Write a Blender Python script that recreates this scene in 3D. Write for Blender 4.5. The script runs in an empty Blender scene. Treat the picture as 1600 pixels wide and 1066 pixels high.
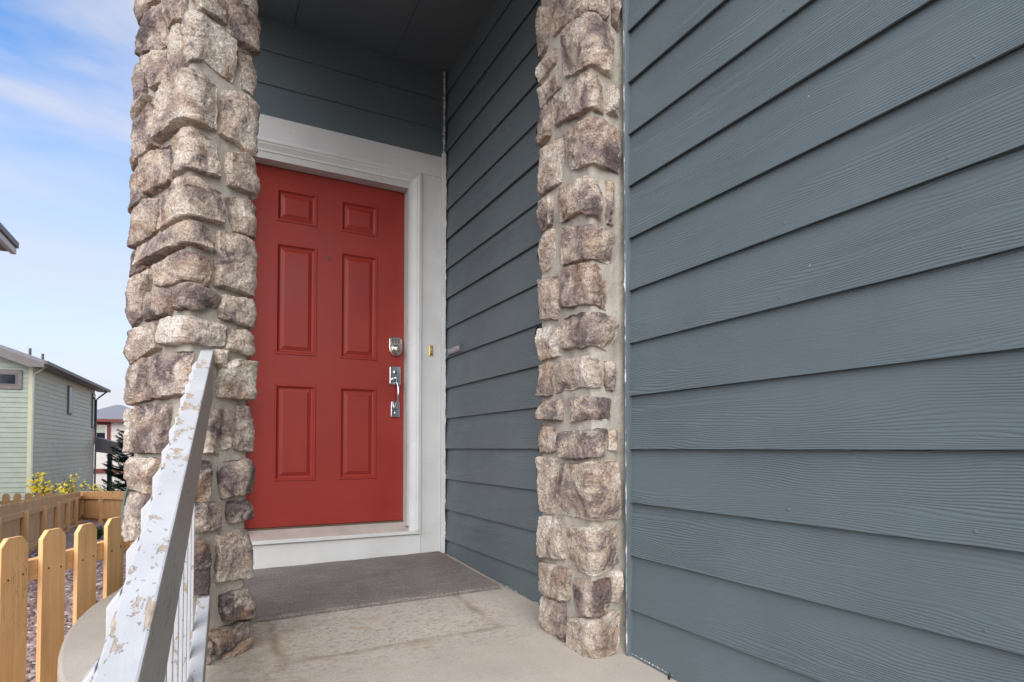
import bpy, math, random
import numpy as np
from mathutils import Vector, Matrix, noise as mn

R = math.radians
sc = bpy.context.scene
COL = sc.collection
rnd = random.Random(7)

# ------------------------------------------------------------------ camera
F_PX, PX0, PY0, YAW, PITCH = 922.7, 800.0, 676.0, R(27.5), R(1.5)
cd = bpy.data.cameras.new('camera'); cam = bpy.data.objects.new('camera', cd); COL.objects.link(cam)
cd.sensor_width = 36.0; cd.lens = F_PX / 1600 * 36
cd.shift_y = (PY0 - 533) / 1600
cd.clip_start = 0.02; cd.clip_end = 3000
cam.rotation_euler = (R(90) + PITCH, 0, -YAW)
sc.camera = cam

# ------------------------------------------------------------------ sky, sun, exposure
SUN_EL, SUN_AZ = R(35), R(209)            # azimuth clockwise from +Y: behind and left of the viewer
w = bpy.data.worlds.new('World'); sc.world = w; w.use_nodes = True
nt = w.node_tree; nt.nodes.clear()
def wn(t, **k):
    n = nt.nodes.new(t)
    for a, b in k.items(): setattr(n, a, b)
    return n
out = wn('ShaderNodeOutputWorld'); bg = wn('ShaderNodeBackground')
sky = wn('ShaderNodeTexSky', sky_type='NISHITA', sun_disc=False)
sky.sun_elevation = SUN_EL; sky.sun_rotation = SUN_AZ
sky.air_density = 1.0; sky.dust_density = 0.2; sky.ozone_density = 2.0; sky.altitude = 1600
tc = wn('ShaderNodeTexCoord'); mp = wn('ShaderNodeMapping')
mp.inputs['Rotation'].default_value = (R(14), R(-18), R(20))
mp.inputs['Scale'].default_value = (1.1, 1.1, 4.2); mp.inputs['Location'].default_value = (5.1, 3.7, 0.4)
nz = wn('ShaderNodeTexNoise'); nz.inputs['Scale'].default_value = 1.7
nz.inputs['Detail'].default_value = 6; nz.inputs['Roughness'].default_value = 0.5; nz.inputs['Distortion'].default_value = 0.5
rp = wn('ShaderNodeValToRGB')
rp.color_ramp.elements[0].position = 0.40; rp.color_ramp.elements[0].color = (0.0, 0.0, 0.0, 1)
rp.color_ramp.elements[1].position = 0.62; rp.color_ramp.elements[1].color = (0.75, 0.75, 0.75, 1)
sep = wn('ShaderNodeSeparateXYZ')
hz = wn('ShaderNodeMapRange'); hz.inputs['From Min'].default_value = 0.08; hz.inputs['From Max'].default_value = 0.50
hz.inputs['To Min'].default_value = 0.95; hz.inputs['To Max'].default_value = 0.0
mx2 = wn('ShaderNodeMath', operation='MAXIMUM')
mix = wn('ShaderNodeMix', data_type='RGBA')
mix.inputs[7].default_value = (3.2, 3.22, 3.55, 1)
L = nt.links.new
L(tc.outputs['Generated'], mp.inputs['Vector']); L(mp.outputs['Vector'], nz.inputs['Vector'])
L(nz.outputs['Fac'], rp.inputs['Fac']); L(tc.outputs['Generated'], sep.inputs['Vector'])
L(sep.outputs['Z'], hz.inputs['Value'])
hs_ = wn('ShaderNodeHueSaturation'); hs_.inputs['Saturation'].default_value = 1.2; hs_.inputs['Value'].default_value = 1.25
mx2.operation = 'MULTIPLY_ADD'; inv = wn('ShaderNodeMath', operation='SUBTRACT'); inv.inputs[0].default_value = 1.0
L(hz.outputs['Result'], inv.inputs[1])                                   # 1 - (1-haze)(1-cloud)
L(rp.outputs['Color'], mx2.inputs[0]); L(inv.outputs[0], mx2.inputs[1]); L(hz.outputs['Result'], mx2.inputs[2])
L(mx2.outputs['Value'], mix.inputs[0]); L(sky.outputs['Color'], hs_.inputs['Color']); L(hs_.outputs['Color'], mix.inputs[6])
L(mix.outputs[2], bg.inputs['Color']); bg.inputs['Strength'].default_value = 0.075
L(bg.outputs['Background'], out.inputs['Surface'])

sd = bpy.data.lights.new('sun', 'SUN'); sun = bpy.data.objects.new('sun', sd); COL.objects.link(sun)
sd.energy = 1.5; sd.angle = R(75); sd.color = (1.0, 0.94, 0.86)
dirv = Vector((math.sin(SUN_AZ) * math.cos(SUN_EL), math.cos(SUN_AZ) * math.cos(SUN_EL), math.sin(SUN_EL)))
sun.rotation_euler = dirv.to_track_quat('Z', 'Y').to_euler()
sun.location = (0, 0, 12)

sc.view_settings.view_transform = 'Standard'; sc.view_settings.look = 'None'
sc.view_settings.exposure = 1.72; sc.view_settings.gamma = 1.0
sc.view_settings.use_curve_mapping = False

# ------------------------------------------------------------------ pixel rays (photo px -> direction)
_fw = np.array([math.sin(YAW) * math.cos(PITCH), math.cos(YAW) * math.cos(PITCH), math.sin(PITCH)])
_rt = np.array([math.cos(YAW), -math.sin(YAW), 0.0]); _up = np.cross(_rt, _fw)
def ray(x, y): return _fw + _rt * ((x - PX0) / F_PX) - _up * ((y - PY0) / F_PX)
def at_depth(x, y, d): return Vector(ray(x, y) * d)

# ------------------------------------------------------------------ materials
class NT:
    def __init__(s, name):
        s.m = bpy.data.materials.new(name); s.m.use_nodes = True
        s.t = s.m.node_tree; s.t.nodes.clear()
        s.out = s.n('ShaderNodeOutputMaterial'); s.b = s.n('ShaderNodeBsdfPrincipled')
        s.l(s.b.outputs[0], s.out.inputs['Surface'])
        s.tc = s.n('ShaderNodeTexCoord')
    def n(s, t, **k):
        n = s.t.nodes.new(t)
        for a, b in k.items(): setattr(n, a, b)
        return n
    def l(s, a, b): s.t.links.new(a, b)
    def put(s, sock, v):
        if hasattr(v, 'node'): s.l(v, sock)
        elif isinstance(v, (tuple, list)) and len(v) == 3 and sock.type == 'RGBA': sock.default_value = (*v, 1)
        else: sock.default_value = v
    def math(s, op, a, b=0.0, c=None, clamp=False):
        n = s.n('ShaderNodeMath', operation=op, use_clamp=clamp); s.put(n.inputs[0], a); s.put(n.inputs[1], b)
        if c is not None: s.put(n.inputs[2], c)
        return n.outputs[0]
    def coord(s, scale=(1, 1, 1), rand=True, space='Object'):
        v = s.tc.outputs[space]
        m = s.n('ShaderNodeVectorMath', operation='MULTIPLY'); s.l(v, m.inputs[0]); m.inputs[1].default_value = scale
        v = m.outputs[0]
        if rand:
            oi = s.n('ShaderNodeObjectInfo')
            k = s.math('MULTIPLY', oi.outputs['Random'], 37.0)
            a = s.n('ShaderNodeVectorMath', operation='ADD'); s.l(v, a.inputs[0]); s.l(k, a.inputs[1]); v = a.outputs[0]
        return v
    def noise(s, v, scale, detail=4, rough=0.55, dist=0.0):
        n = s.n('ShaderNodeTexNoise'); s.l(v, n.inputs['Vector'])
        n.inputs['Scale'].default_value = scale; n.inputs['Detail'].default_value = detail
        n.inputs['Roughness'].default_value = rough; n.inputs['Distortion'].default_value = dist
        return n.outputs['Fac']
    def vor(s, v, scale, feature='F1', out='Distance'):
        n = s.n('ShaderNodeTexVoronoi', feature=feature); s.l(v, n.inputs['Vector']); n.inputs['Scale'].default_value = scale
        return n.outputs[out]
    def ramp(s, f, stops, interp='LINEAR'):
        n = s.n('ShaderNodeValToRGB'); s.l(f, n.inputs[0]); e = n.color_ramp.elements; n.color_ramp.interpolation = interp
        while len(e) < len(stops): e.new(0.5)
        for i, (p, c) in enumerate(stops):
            e[i].position = p; e[i].color = (*c, 1) if isinstance(c, (tuple, list)) else (c, c, c, 1)
        return n.outputs[0]
    def mix(s, f, a, b, blend='MIX'):
        n = s.n('ShaderNodeMix', data_type='RGBA', blend_type=blend); s.put(n.inputs[0], f); s.put(n.inputs[6], a); s.put(n.inputs[7], b)
        return n.outputs[2]
    def rng(s, f, a, b, c, d):
        n = s.n('ShaderNodeMapRange'); s.put(n.inputs[0], f)
        for i, v in enumerate((a, b, c, d)): n.inputs[i + 1].default_value = v
        return n.outputs[0]
    def sepx(s, v):
        n = s.n('ShaderNodeSeparateXYZ'); s.l(v, n.inputs[0]); return n.outputs
    def bump(s, h, strength=0.5, dist=0.01, prev=None):
        n = s.n('ShaderNodeBump'); s.l(h, n.inputs['Height']); n.inputs['Strength'].default_value = strength
        n.inputs['Distance'].default_value = dist
        if prev is not None: s.l(prev, n.inputs['Normal'])
        return n.outputs[0]
    def done(s, col, rough=0.6, nrm=None, metal=0.0, spec=0.5):
        s.put(s.b.inputs['Base Color'], col); s.put(s.b.inputs['Roughness'], rough)
        s.b.inputs['Metallic'].default_value = metal; s.b.inputs['Specular IOR Level'].default_value = spec
        if nrm is not None: s.l(nrm, s.b.inputs['Normal'])
        return s.m

def m_plain(name, col, rough=0.6, metal=0.0, var=0.12, scale=6, bump=0.0, bscale=80, spec=0.5):
    t = NT(name); v = t.coord()
    n = t.noise(v, scale, 5)
    c = t.mix(t.rng(n, 0.3, 0.7, 0, 1), tuple(x * (1 - var) for x in col), tuple(min(1, x * (1 + var)) for x in col))
    nr = t.bump(t.noise(v, bscale, 4), bump, 0.004) if bump else None
    return t.done(c, t.rng(n, 0.2, 0.8, max(0, rough - 0.08), min(1, rough + 0.08)), nr, metal, spec)

def m_siding(name, col, along=1, k=900.0, strength=0.5):
    """fibre-cement lap board: embossed cedar grain running along axis `along`, slight dust, specks"""
    t = NT(name); v = t.coord()
    sc1 = [1, 1, 1]; sc1[along] = 0.16
    vs = t.coord(tuple(sc1))
    x = t.sepx(t.tc.outputs['Object'])
    low = t.noise(vs, 8.5, 2, 0.5, 0.6)
    mid = t.noise(vs, 38.0, 3, 0.55)
    ph = t.math('MULTIPLY', x[2], k)
    ph = t.math('ADD', ph, t.math('MULTIPLY', low, 78.0))
    ph = t.math('ADD', ph, t.math('MULTIPLY', mid, 6.0))
    wv = t.math('SINE', ph)
    wv = t.math('ABSOLUTE', t.math('MULTIPLY', t.math('ADD', wv, 1.0), 0.5))
    wv = t.math('POWER', wv, 0.6)
    amp = t.rng(t.noise(vs, 5.0, 2), 0.38, 0.62, 0.05, 1.0)
    h = t.math('MULTIPLY', wv, amp)
    sc2 = [1, 1, 1]; sc2[along] = 0.05
    fine = t.noise(t.coord(tuple(sc2)), 420, 2)
    h = t.math('ADD', h, t.math('MULTIPLY', fine, 0.35))
    nr = t.bump(h, strength, 0.0034)
    nr = t.bump(t.noise(v, 14, 2), 0.12, 0.006, nr)
    dust = t.rng(t.noise(v, 3.0, 5), 0.35, 0.75, 0.0, 1.0)
    c = t.mix(dust, tuple(a * 0.93 for a in col), tuple(a * 1.07 for a in col))
    c = t.mix(t.math('MULTIPLY', h, 0.10), c, tuple(min(1, a * 1.5) for a in col))
    # paint nibs and scuffs
    d = t.vor(v, 9.0); sp = t.rng(d, 0.018, 0.028, 1.0, 0.0)
    pick = t.rng(t.noise(v, 2.6, 1), 0.47, 0.52, 0.0, 1.0)
    c = t.mix(t.math('MULTIPLY', t.math('MULTIPLY', sp, pick), 0.65), c, (0.42, 0.45, 0.46))
    rg = t.rng(t.noise(v, 7, 4), 0.3, 0.7, 0.42, 0.58)
    return t.done(c, rg, nr, spec=0.4)

def m_stone(name):
    t = NT(name); v = t.coord()
    at = t.n('ShaderNodeAttribute', attribute_type='OBJECT', attribute_name='tone').outputs['Fac']
    n1 = t.noise(v, 8.0, 5, 0.6, 0.8)
    f = t.math('ADD', t.rng(n1, 0.32, 0.68, 0.0, 1.0), t.math('MULTIPLY', t.math('SUBTRACT', at, 0.48), 1.7))
    c = t.ramp(f, [(0.0, (0.14, 0.108, 0.103)), (0.20, (0.25, 0.20, 0.185)), (0.42, (0.40, 0.32, 0.272)),
                   (0.60, (0.53, 0.435, 0.352)), (0.80, (0.64, 0.555, 0.465)), (1.0, (0.72, 0.66, 0.58))])
    rust = t.rng(t.noise(v, 5.0, 4, 0.6, 1.0), 0.50, 0.68, 0.0, 0.8)
    c = t.mix(rust, c, t.mix(0.45, c, (0.52, 0.30, 0.15)))
    gry = t.rng(t.noise(v, 11.0, 5, 0.65, 1.2), 0.56, 0.68, 0.0, 0.75)
    c = t.mix(gry, c, (0.20, 0.17, 0.17))
    lgt = t.rng(t.noise(v, 16.0, 5, 0.65, 0.4), 0.54, 0.66, 0.0, 0.7)
    c = t.mix(lgt, c, (0.64, 0.55, 0.46))
    fine = t.noise(v, 130, 5, 0.7)
    c = t.mix(1.0, c, t.ramp(fine, [(0.34, 0.5), (0.5, 1.0), (0.66, 1.35)]), 'MULTIPLY')
    pit = t.rng(t.vor(v, 60), 0.04, 0.16, 1.0, 0.0)
    pit = t.math('MULTIPLY', pit, t.rng(t.noise(v, 14, 3), 0.46, 0.58, 0, 1))
    c = t.mix(t.math('MULTIPLY', pit, 0.55), c, (0.09, 0.07, 0.06))
    rid = t.math('ADD', t.noise(v, 30, 7, 0.72, 0.6), t.math('MULTIPLY', t.math('ABSOLUTE', t.math('SUBTRACT', t.noise(v, 22, 4, 0.6, 1.0), 0.5)), 1.2))
    h = t.math('ADD', rid, t.math('MULTIPLY', fine, 0.22)); h = t.math('SUBTRACT', h, t.math('MULTIPLY', pit, 0.35))
    nr = t.bump(h, 1.0, 0.016)
    return t.done(c, 0.88, nr, spec=0.25)

def m_mortar(name):
    t = NT(name); v = t.coord(rand=False)
    n = t.noise(v, 7, 5)
    c = t.ramp(n, [(0.3, (0.33, 0.30, 0.25)), (0.5, (0.44, 0.405, 0.345)), (0.72, (0.53, 0.495, 0.43))])
    fine = t.noise(v, 260, 4, 0.7)
    c = t.mix(1.0, c, t.ramp(fine, [(0.3, 0.75), (0.7, 1.15)]), 'MULTIPLY')
    nr = t.bump(fine, 0.5, 0.003); nr = t.bump(t.noise(v, 28, 4), 0.6, 0.012, nr)
    return t.done(c, 0.95, nr, spec=0.15)

def m_trim(name, col=(0.66, 0.665, 0.65), along=2):
    t = NT(name); s1 = [40, 40, 40]; s1[along] = 2.2
    v = t.coord(tuple(s1)); vo = t.coord()
    g = t.noise(v, 3.0, 4, 0.6, 0.8)
    n = t.noise(vo, 5, 5)
    c = t.mix(t.rng(n, 0.3, 0.7, 0, 1), tuple(a * 0.9 for a in col), tuple(min(1, a * 1.05) for a in col))
    grime = t.rng(t.noise(vo, 22, 6, 0.7), 0.62, 0.78, 0, 0.45)
    c = t.mix(grime, c, (0.33, 0.29, 0.24))
    nr = t.bump(g, 0.35, 0.0022); return t.done(c, 0.55, nr, spec=0.4)

def m_red(name):
    t = NT(name); v = t.coord()
    n = t.noise(v, 3.5, 5)
    c = t.mix(t.rng(n, 0.3, 0.7, 0, 1), (0.25, 0.0215, 0.0145), (0.30, 0.028, 0.018))
    d = t.rng(t.vor(v, 13), 0.014, 0.03, 1, 0); d = t.math('MULTIPLY', d, t.rng(t.noise(v, 4, 1), 0.5, 0.56, 0, 0.7))
    c = t.mix(d, c, (0.10, 0.012, 0.01))
    nr = t.bump(t.noise(t.coord((60, 60, 3)), 3, 3), 0.10, 0.001)
    return t.done(c, t.rng(n, 0.25, 0.75, 0.37, 0.50), nr, spec=0.36)

def m_peel(name, side=0.9):
    """white paint peeling off grey-tan wood"""
    t = NT(name); v = t.coord(rand=False)
    vs = t.coord((1.6, 0.55, 1.2), rand=True)
    a = t.noise(vs, 26, 6, 0.62, 0.5)
    b = t.noise(vs, 6.0, 3, 0.5)
    f = t.math('ADD', a, t.math('MULTIPLY', t.math('SUBTRACT', b, 0.5), 0.55))
    up = t.sepx(t.n('ShaderNodeNewGeometry').outputs['Normal'])[2]
    wear = t.rng(up, 0.3, 0.9, 0.045, 0.0)          # weathered most on the upward face
    mask = t.rng(t.math('SUBTRACT', f, wear), 0.598, 0.612, 0.0, 1.0)
    chip = t.noise(t.coord((1.3, 0.8, 1.0)), 95, 3, 0.6)
    chips = t.rng(t.math('ADD', chip, t.math('MULTIPLY', t.math('SUBTRACT', b, 0.5), 0.3)), 0.70, 0.72, 0.0, 1.0)
    g = t.noise(t.coord((90, 4, 90)), 2.2, 4, 0.6)
    wood = t.ramp(g, [(0.3, (0.30, 0.245, 0.19)), (0.7, (0.52, 0.43, 0.34))])
    nx_ = t.sepx(t.n('ShaderNodeNewGeometry').outputs['Normal'])[0]
    bare = t.math('MULTIPLY', t.rng(nx_, 0.6, 0.8, 0.0, 1.0), t.rng(g, 0.2, 0.5, 0.75, 1.0))
    edge = t.math('MULTIPLY', t.rng(t.math('SUBTRACT', f, wear), 0.580, 0.600, 0.0, 1.0), t.math('SUBTRACT', 1.0, mask))
    pn = t.noise(v, 9, 5)
    paint = t.mix(t.rng(pn, 0.3, 0.7, 0, 1), (0.47, 0.48, 0.49), (0.57, 0.58, 0.595))
    c = t.mix(mask, paint, wood); c = t.mix(t.math('MULTIPLY', chips, 0.85), c, (0.30, 0.26, 0.22))
    c = t.mix(t.math('MULTIPLY', edge, 0.25), c, (0.42, 0.39, 0.35))
    c = t.mix(t.math('MULTIPLY', bare, side), c, t.ramp(g, [(0.3, (0.33, 0.30, 0.27)), (0.7, (0.47, 0.435, 0.40))]))
    h = t.math('SUBTRACT', t.math('MULTIPLY', g, 0.25), t.math('MAXIMUM', mask, chips))
    return t.done(c, t.rng(mask, 0, 1, 0.5, 0.9), t.bump(h, 0.7, 0.0022), spec=0.35)

def m_wood(name, a, b, along=2, crack=0.0, knots=0.5):
    t = NT(name); s1 = [22, 22, 22]; s1[along] = 1.0
    v = t.coord(tuple(s1)); vo = t.coord()
    g = t.noise(v, 1.6, 5, 0.62, 1.4)
    c = t.mix(t.rng(g, 0.3, 0.7, 0, 1), a, b)
    s2 = [4.5, 4.5, 4.5]; s2[along] = 1.6
    d = t.vor(t.coord(tuple(s2)), 1.5); kn = t.rng(d, 0.05, 0.11, 1.0, 0.0)
    kn = t.math('MULTIPLY', kn, knots)
    c = t.mix(kn, c, tuple(x * 0.25 for x in a))
    n = t.noise(vo, 2.4, 4); c = t.mix(1.0, c, t.ramp(n, [(0.3, 0.84), (0.7, 1.1)]), 'MULTIPLY')
    if crack:
        s3 = [16, 16, 16]; s3[along] = 0.9
        q = t.noise(t.coord(tuple(s3)), 0.9, 5, 0.7, 0.3)
        ck = t.rng(t.math('ABSOLUTE', t.math('SUBTRACT', q, 0.5)), 0.001, 0.006, 1.0, 0.0)
        ck = t.math('MULTIPLY', ck, t.rng(t.noise(vo, 3.0, 2), 0.54, 0.66, 0, 1))
        c = t.mix(t.math('MULTIPLY', ck, crack), c, (0.07, 0.045, 0.025))
    return t.done(c, 0.78, t.bump(g, 0.35, 0.002), spec=0.25)

def m_concrete(name, col=(0.49, 0.445, 0.38), ring=True):
    t = NT(name); v = t.coord(rand=False)
    n = t.noise(v, 2.2, 6, 0.6); n2 = t.noise(v, 18, 6, 0.7, 0.8); n3 = t.noise(v, 150, 4, 0.7)
    c = t.mix(t.rng(n, 0.3, 0.7, 0, 1), tuple(x * 0.86 for x in col), tuple(x * 1.10 for x in col))
    c = t.mix(1.0, c, t.ramp(n3, [(0.3, 0.86), (0.7, 1.10)]), 'MULTIPLY')
    h = t.math('ADD', n3, t.math('MULTIPLY', n2, 0.6))
    if ring:
        x = t.sepx(v)
        def box(x0, x1, y0, y1, soft):
            a = t.rng(t.math('MINIMUM', t.math('SUBTRACT', x[0], x0), t.math('SUBTRACT', x1, x[0])), -soft, soft, 0, 1)
            b = t.rng(t.math('MINIMUM', t.math('SUBTRACT', x[1], y0), t.math('SUBTRACT', y1, x[1])), -soft, soft, 0, 1)
            return t.math('MINIMUM', a, b)
        jit = t.math('MULTIPLY', t.math('SUBTRACT', t.noise(v, 10, 6, 0.75), 0.5), 0.075)
        ax = t.math('SUBTRACT', t.math('ABSOLUTE', t.math('SUBTRACT', x[0], 0.645)), 0.405)
        ay = t.math('SUBTRACT', t.math('ABSOLUTE', t.math('SUBTRACT', x[1], 2.46)), 0.34)
        dd = t.math('ADD', t.math('MAXIMUM', ax, ay), jit)
        line = t.rng(t.math('ABSOLUTE', dd), 0.002, 0.028, 1.0, 0.0)
        line = t.math('MULTIPLY', line, t.rng(t.noise(v, 7, 4), 0.36, 0.6, 0.15, 0.75))
        c = t.mix(line, c, (0.225, 0.165, 0.10))
        ins = t.rng(t.math('ADD', dd, t.math('MULTIPLY', jit, 3.0)), -0.02, 0.32, 1.0, 0.0)
        pat = t.math('MULTIPLY', t.rng(t.noise(t.coord((1, 1.6, 1), rand=False), 46, 6, 0.72, 1.0), 0.52, 0.60, 0, 1), ins)
        c = t.mix(t.math('MULTIPLY', pat, 0.80), c, (0.225, 0.20, 0.175))
        ora = t.math('MULTIPLY', t.rng(t.noise(v, 9, 5, 0.7), 0.55, 0.72, 0, 0.55), ins)
        c = t.mix(ora, c, (0.40, 0.275, 0.155))
        lf = t.rng(t.math('ADD', t.math('ABSOLUTE', t.math('SUBTRACT', x[0], 0.15)), jit), 0.0, 0.42, 0.55, 0.0)
        c = t.mix(t.math('MULTIPLY', lf, t.rng(n2, 0.4, 0.65, 0, 1)), c, (0.24, 0.165, 0.095))
        bk = t.rng(t.math('ADD', t.math('SUBTRACT', 3.46, x[1]), jit), 0.0, 0.16, 0.75, 0.0)
        c = t.mix(t.math('MULTIPLY', bk, t.rng(n2, 0.35, 0.6, 0.2, 1)), c, (0.23, 0.14, 0.07))
    nr = t.bump(h, 0.4, 0.004)
    return t.done(c, 0.9, nr, spec=0.2)

def m_mat(name):
    t = NT(name); v = t.coord(rand=False)
    x = t.sepx(v)
    wv = t.math('MULTIPLY', t.math('SINE', t.math('MULTIPLY', x[0], 900)), t.math('SINE', t.math('MULTIPLY', x[1], 1300)))
    f = t.noise(t.coord((1, 2.5, 1), rand=False), 120, 5, 0.8)
    c = t.ramp(f, [(0.3, (0.10, 0.088, 0.08)), (0.5, (0.225, 0.20, 0.183)), (0.68, (0.42, 0.385, 0.355))])
    rib = t.rng(t.noise(t.coord((3, 40, 1), rand=False), 2.0, 3, 0.6), 0.3, 0.7, 0.82, 1.16); c = t.mix(1.0, c, rib, 'MULTIPLY')
    n = t.noise(v, 5, 5); c = t.mix(1.0, c, t.ramp(n, [(0.3, 0.85), (0.7, 1.12)]), 'MULTIPLY')
    q = t.math('MULTIPLY', t.rng(x[0], 0.22, 0.56, 0, 1), t.rng(x[1], 0.02, 0.44, 0, 1))
    dirt = t.math('MULTIPLY', q, t.rng(t.noise(v, 8, 6, 0.7), 0.35, 0.6, 0.2, 1.0))
    c = t.mix(t.math('MULTIPLY', dirt, 0.8), c, (0.235, 0.16, 0.095))
    nr = t.bump(t.math('ADD', t.math('MULTIPLY', wv, 0.5), f), 0.6, 0.003)
    return t.done(c, 0.95, nr, spec=0.1)

def m_tint(name, stops, rough=0.85, bump=0.3):
    """colour from a per-face 'tint' value stored on the mesh"""
    t = NT(name); a = t.n('ShaderNodeAttribute', attribute_name='tint').outputs['Fac']
    c = t.ramp(a, stops); v = t.coord(rand=False); n = t.noise(v, 60, 3)
    c = t.mix(1.0, c, t.ramp(n, [(0.3, 0.8), (0.7, 1.2)]), 'MULTIPLY')
    return t.done(c, rough, t.bump(n, bump, 0.004), spec=0.3)

M = {}
M['side'] = m_siding('blue_grey_siding_paint', (0.114, 0.147, 0.160), along=1)
M['side_x'] = m_siding('blue_grey_siding_paint_entry', (0.114, 0.147, 0.160), along=0, strength=0.35)
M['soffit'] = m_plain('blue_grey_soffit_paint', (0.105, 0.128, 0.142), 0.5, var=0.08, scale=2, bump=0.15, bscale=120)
M['dtrim'] = m_plain('blue_grey_trim_paint', (0.112, 0.140, 0.154), 0.5, var=0.12, bump=0.2)
M['stone'] = m_stone('cut_stone_veneer'); M['mortar'] = m_mortar('sandy_mortar')
M['trim'] = m_trim('white_trim_paint'); M['trim_x'] = m_trim('white_trim_paint_flat', along=0)
M['jamb'] = m_plain('white_jamb_paint', (0.56, 0.55, 0.53), 0.45, var=0.08, scale=3)
M['caulk'] = m_plain('white_caulk', (0.66, 0.66, 0.64), 0.7, var=0.25, scale=60, bump=0.5, bscale=160)
M['sill'] = m_plain('worn_beige_sill', (0.42, 0.37, 0.33), 0.5, var=0.12, scale=9)
M['brass_edge'] = m_plain('brown_weatherstrip', (0.12, 0.075, 0.045), 0.6)
M['red'] = m_red('red_door_paint')
M['nickel'] = m_plain('satin_nickel', (0.62, 0.58, 0.52), 0.26, 1.0, var=0.1, scale=20)
M['chrome'] = m_plain('chrome', (0.62, 0.64, 0.68), 0.16, 1.0, var=0.1, scale=20)
M['dark'] = m_plain('black_plastic', (0.012, 0.012, 0.013), 0.4)
M['brass'] = m_plain('brass', (0.72, 0.46, 0.10), 0.3, 1.0, var=0.1, scale=20)
M['plate'] = m_plain('pinkish_grey_plate', (0.23, 0.22, 0.23), 0.5)
M['plate_edge'] = m_plain('dark_plate_edge', (0.09, 0.09, 0.10), 0.5)
M['plate_text'] = m_plain('pale_lettering', (0.55, 0.52, 0.54), 0.6)
M['conc'] = m_concrete('porch_concrete'); M['conc2'] = m_concrete('step_concrete', ring=False)
M['mat'] = m_mat('woven_doormat')
M['peel'] = m_peel('peeling_white_paint'); M['peel_b'] = m_peel('white_baluster_paint', 0.0)
M['cedar'] = m_wood('fresh_cedar', (0.76, 0.43, 0.18), (0.90, 0.58, 0.29), crack=0.7)
M['cedar_r'] = m_wood('fresh_cedar_rail', (0.76, 0.43, 0.18), (0.90, 0.60, 0.31), along=1, crack=0.3)
M['cedar_d'] = m_wood('weathered_cedar', (0.47, 0.26, 0.115), (0.62, 0.375, 0.18), knots=0.3)
M['cedar_p'] = m_wood('weathered_cedar_post', (0.50, 0.28, 0.12), (0.62, 0.38, 0.175), knots=0.2)
M['gutter'] = m_plain('taupe_gutter', (0.115, 0.10, 0.095), 0.5)
M['fascia'] = m_plain('taupe_fascia', (0.155, 0.135, 0.13), 0.55)
M['green'] = m_siding('sage_siding_gable_dimmed', (0.285, 0.325, 0.262), along=0, strength=0.1)  # same siding paint, toned down to offset the brighter light on the gable
M['green_s'] = m_siding('sage_siding_side_brightened', (0.47, 0.46, 0.325), along=1, strength=0.1)  # same siding paint, lightened and warmed to offset blue skylight on this side
M['shingle'] = m_plain('grey_shingles', (0.22, 0.22, 0.24), 0.9, var=0.3, scale=30, bump=0.4)
M['white_w'] = m_plain('cream_stucco', (0.66, 0.62, 0.56), 0.8, var=0.04)
M['redtrim'] = m_plain('dark_red_trim', (0.16, 0.035, 0.03), 0.6)
M['glass'] = m_plain('dark_window_glass', (0.015, 0.02, 0.03), 0.12, var=0.1, spec=0.25)
M['blind'] = m_plain('pale_blind', (0.42, 0.45, 0.36), 0.6)
M['rock'] = m_tint('rock_mulch', [(0.0, (0.10, 0.065, 0.06)), (0.35, (0.24, 0.15, 0.135)), (0.65, (0.36, 0.245, 0.225)), (0.88, (0.44, 0.36, 0.34)), (1.0, (0.56, 0.52, 0.50))])
M['leaf'] = m_tint('shrub_leaf', [(0.0, (0.02, 0.045, 0.012)), (1.0, (0.11, 0.17, 0.04))], 0.6)
M['needle'] = m_tint('spruce_needles', [(0.0, (0.006, 0.018, 0.012)), (0.7, (0.022, 0.05, 0.032)), (1.0, (0.06, 0.10, 0.055))], 0.6)
M['petal'] = m_tint('yellow_petals', [(0.0, (0.55, 0.36, 0.01)), (1.0, (0.85, 0.68, 0.03))], 0.6)
M['bark'] = m_plain('brown_bark', (0.07, 0.045, 0.03), 0.9, bump=0.6)
M['vinyl'] = m_plain('pale_green_plastic', (0.22, 0.30, 0.26), 0.35)
def m_ground():
    t = NT('rock_and_soil'); v = t.coord(rand=False)
    d = t.vor(v, 26, out='Color'); n = t.noise(v, 0.6, 5)
    f = t.sepx(d)[0]
    c = t.ramp(f, [(0.0, (0.13, 0.085, 0.08)), (0.5, (0.28, 0.19, 0.17)), (1.0, (0.42, 0.34, 0.32))])
    c = t.mix(t.rng(n, 0.5, 0.62, 0, 0.6), c, (0.17, 0.16, 0.09))
    return t.done(c, 0.95, t.bump(t.vor(v, 26), 0.6, 0.02), spec=0.15)
M['ground'] = m_ground()

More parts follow.
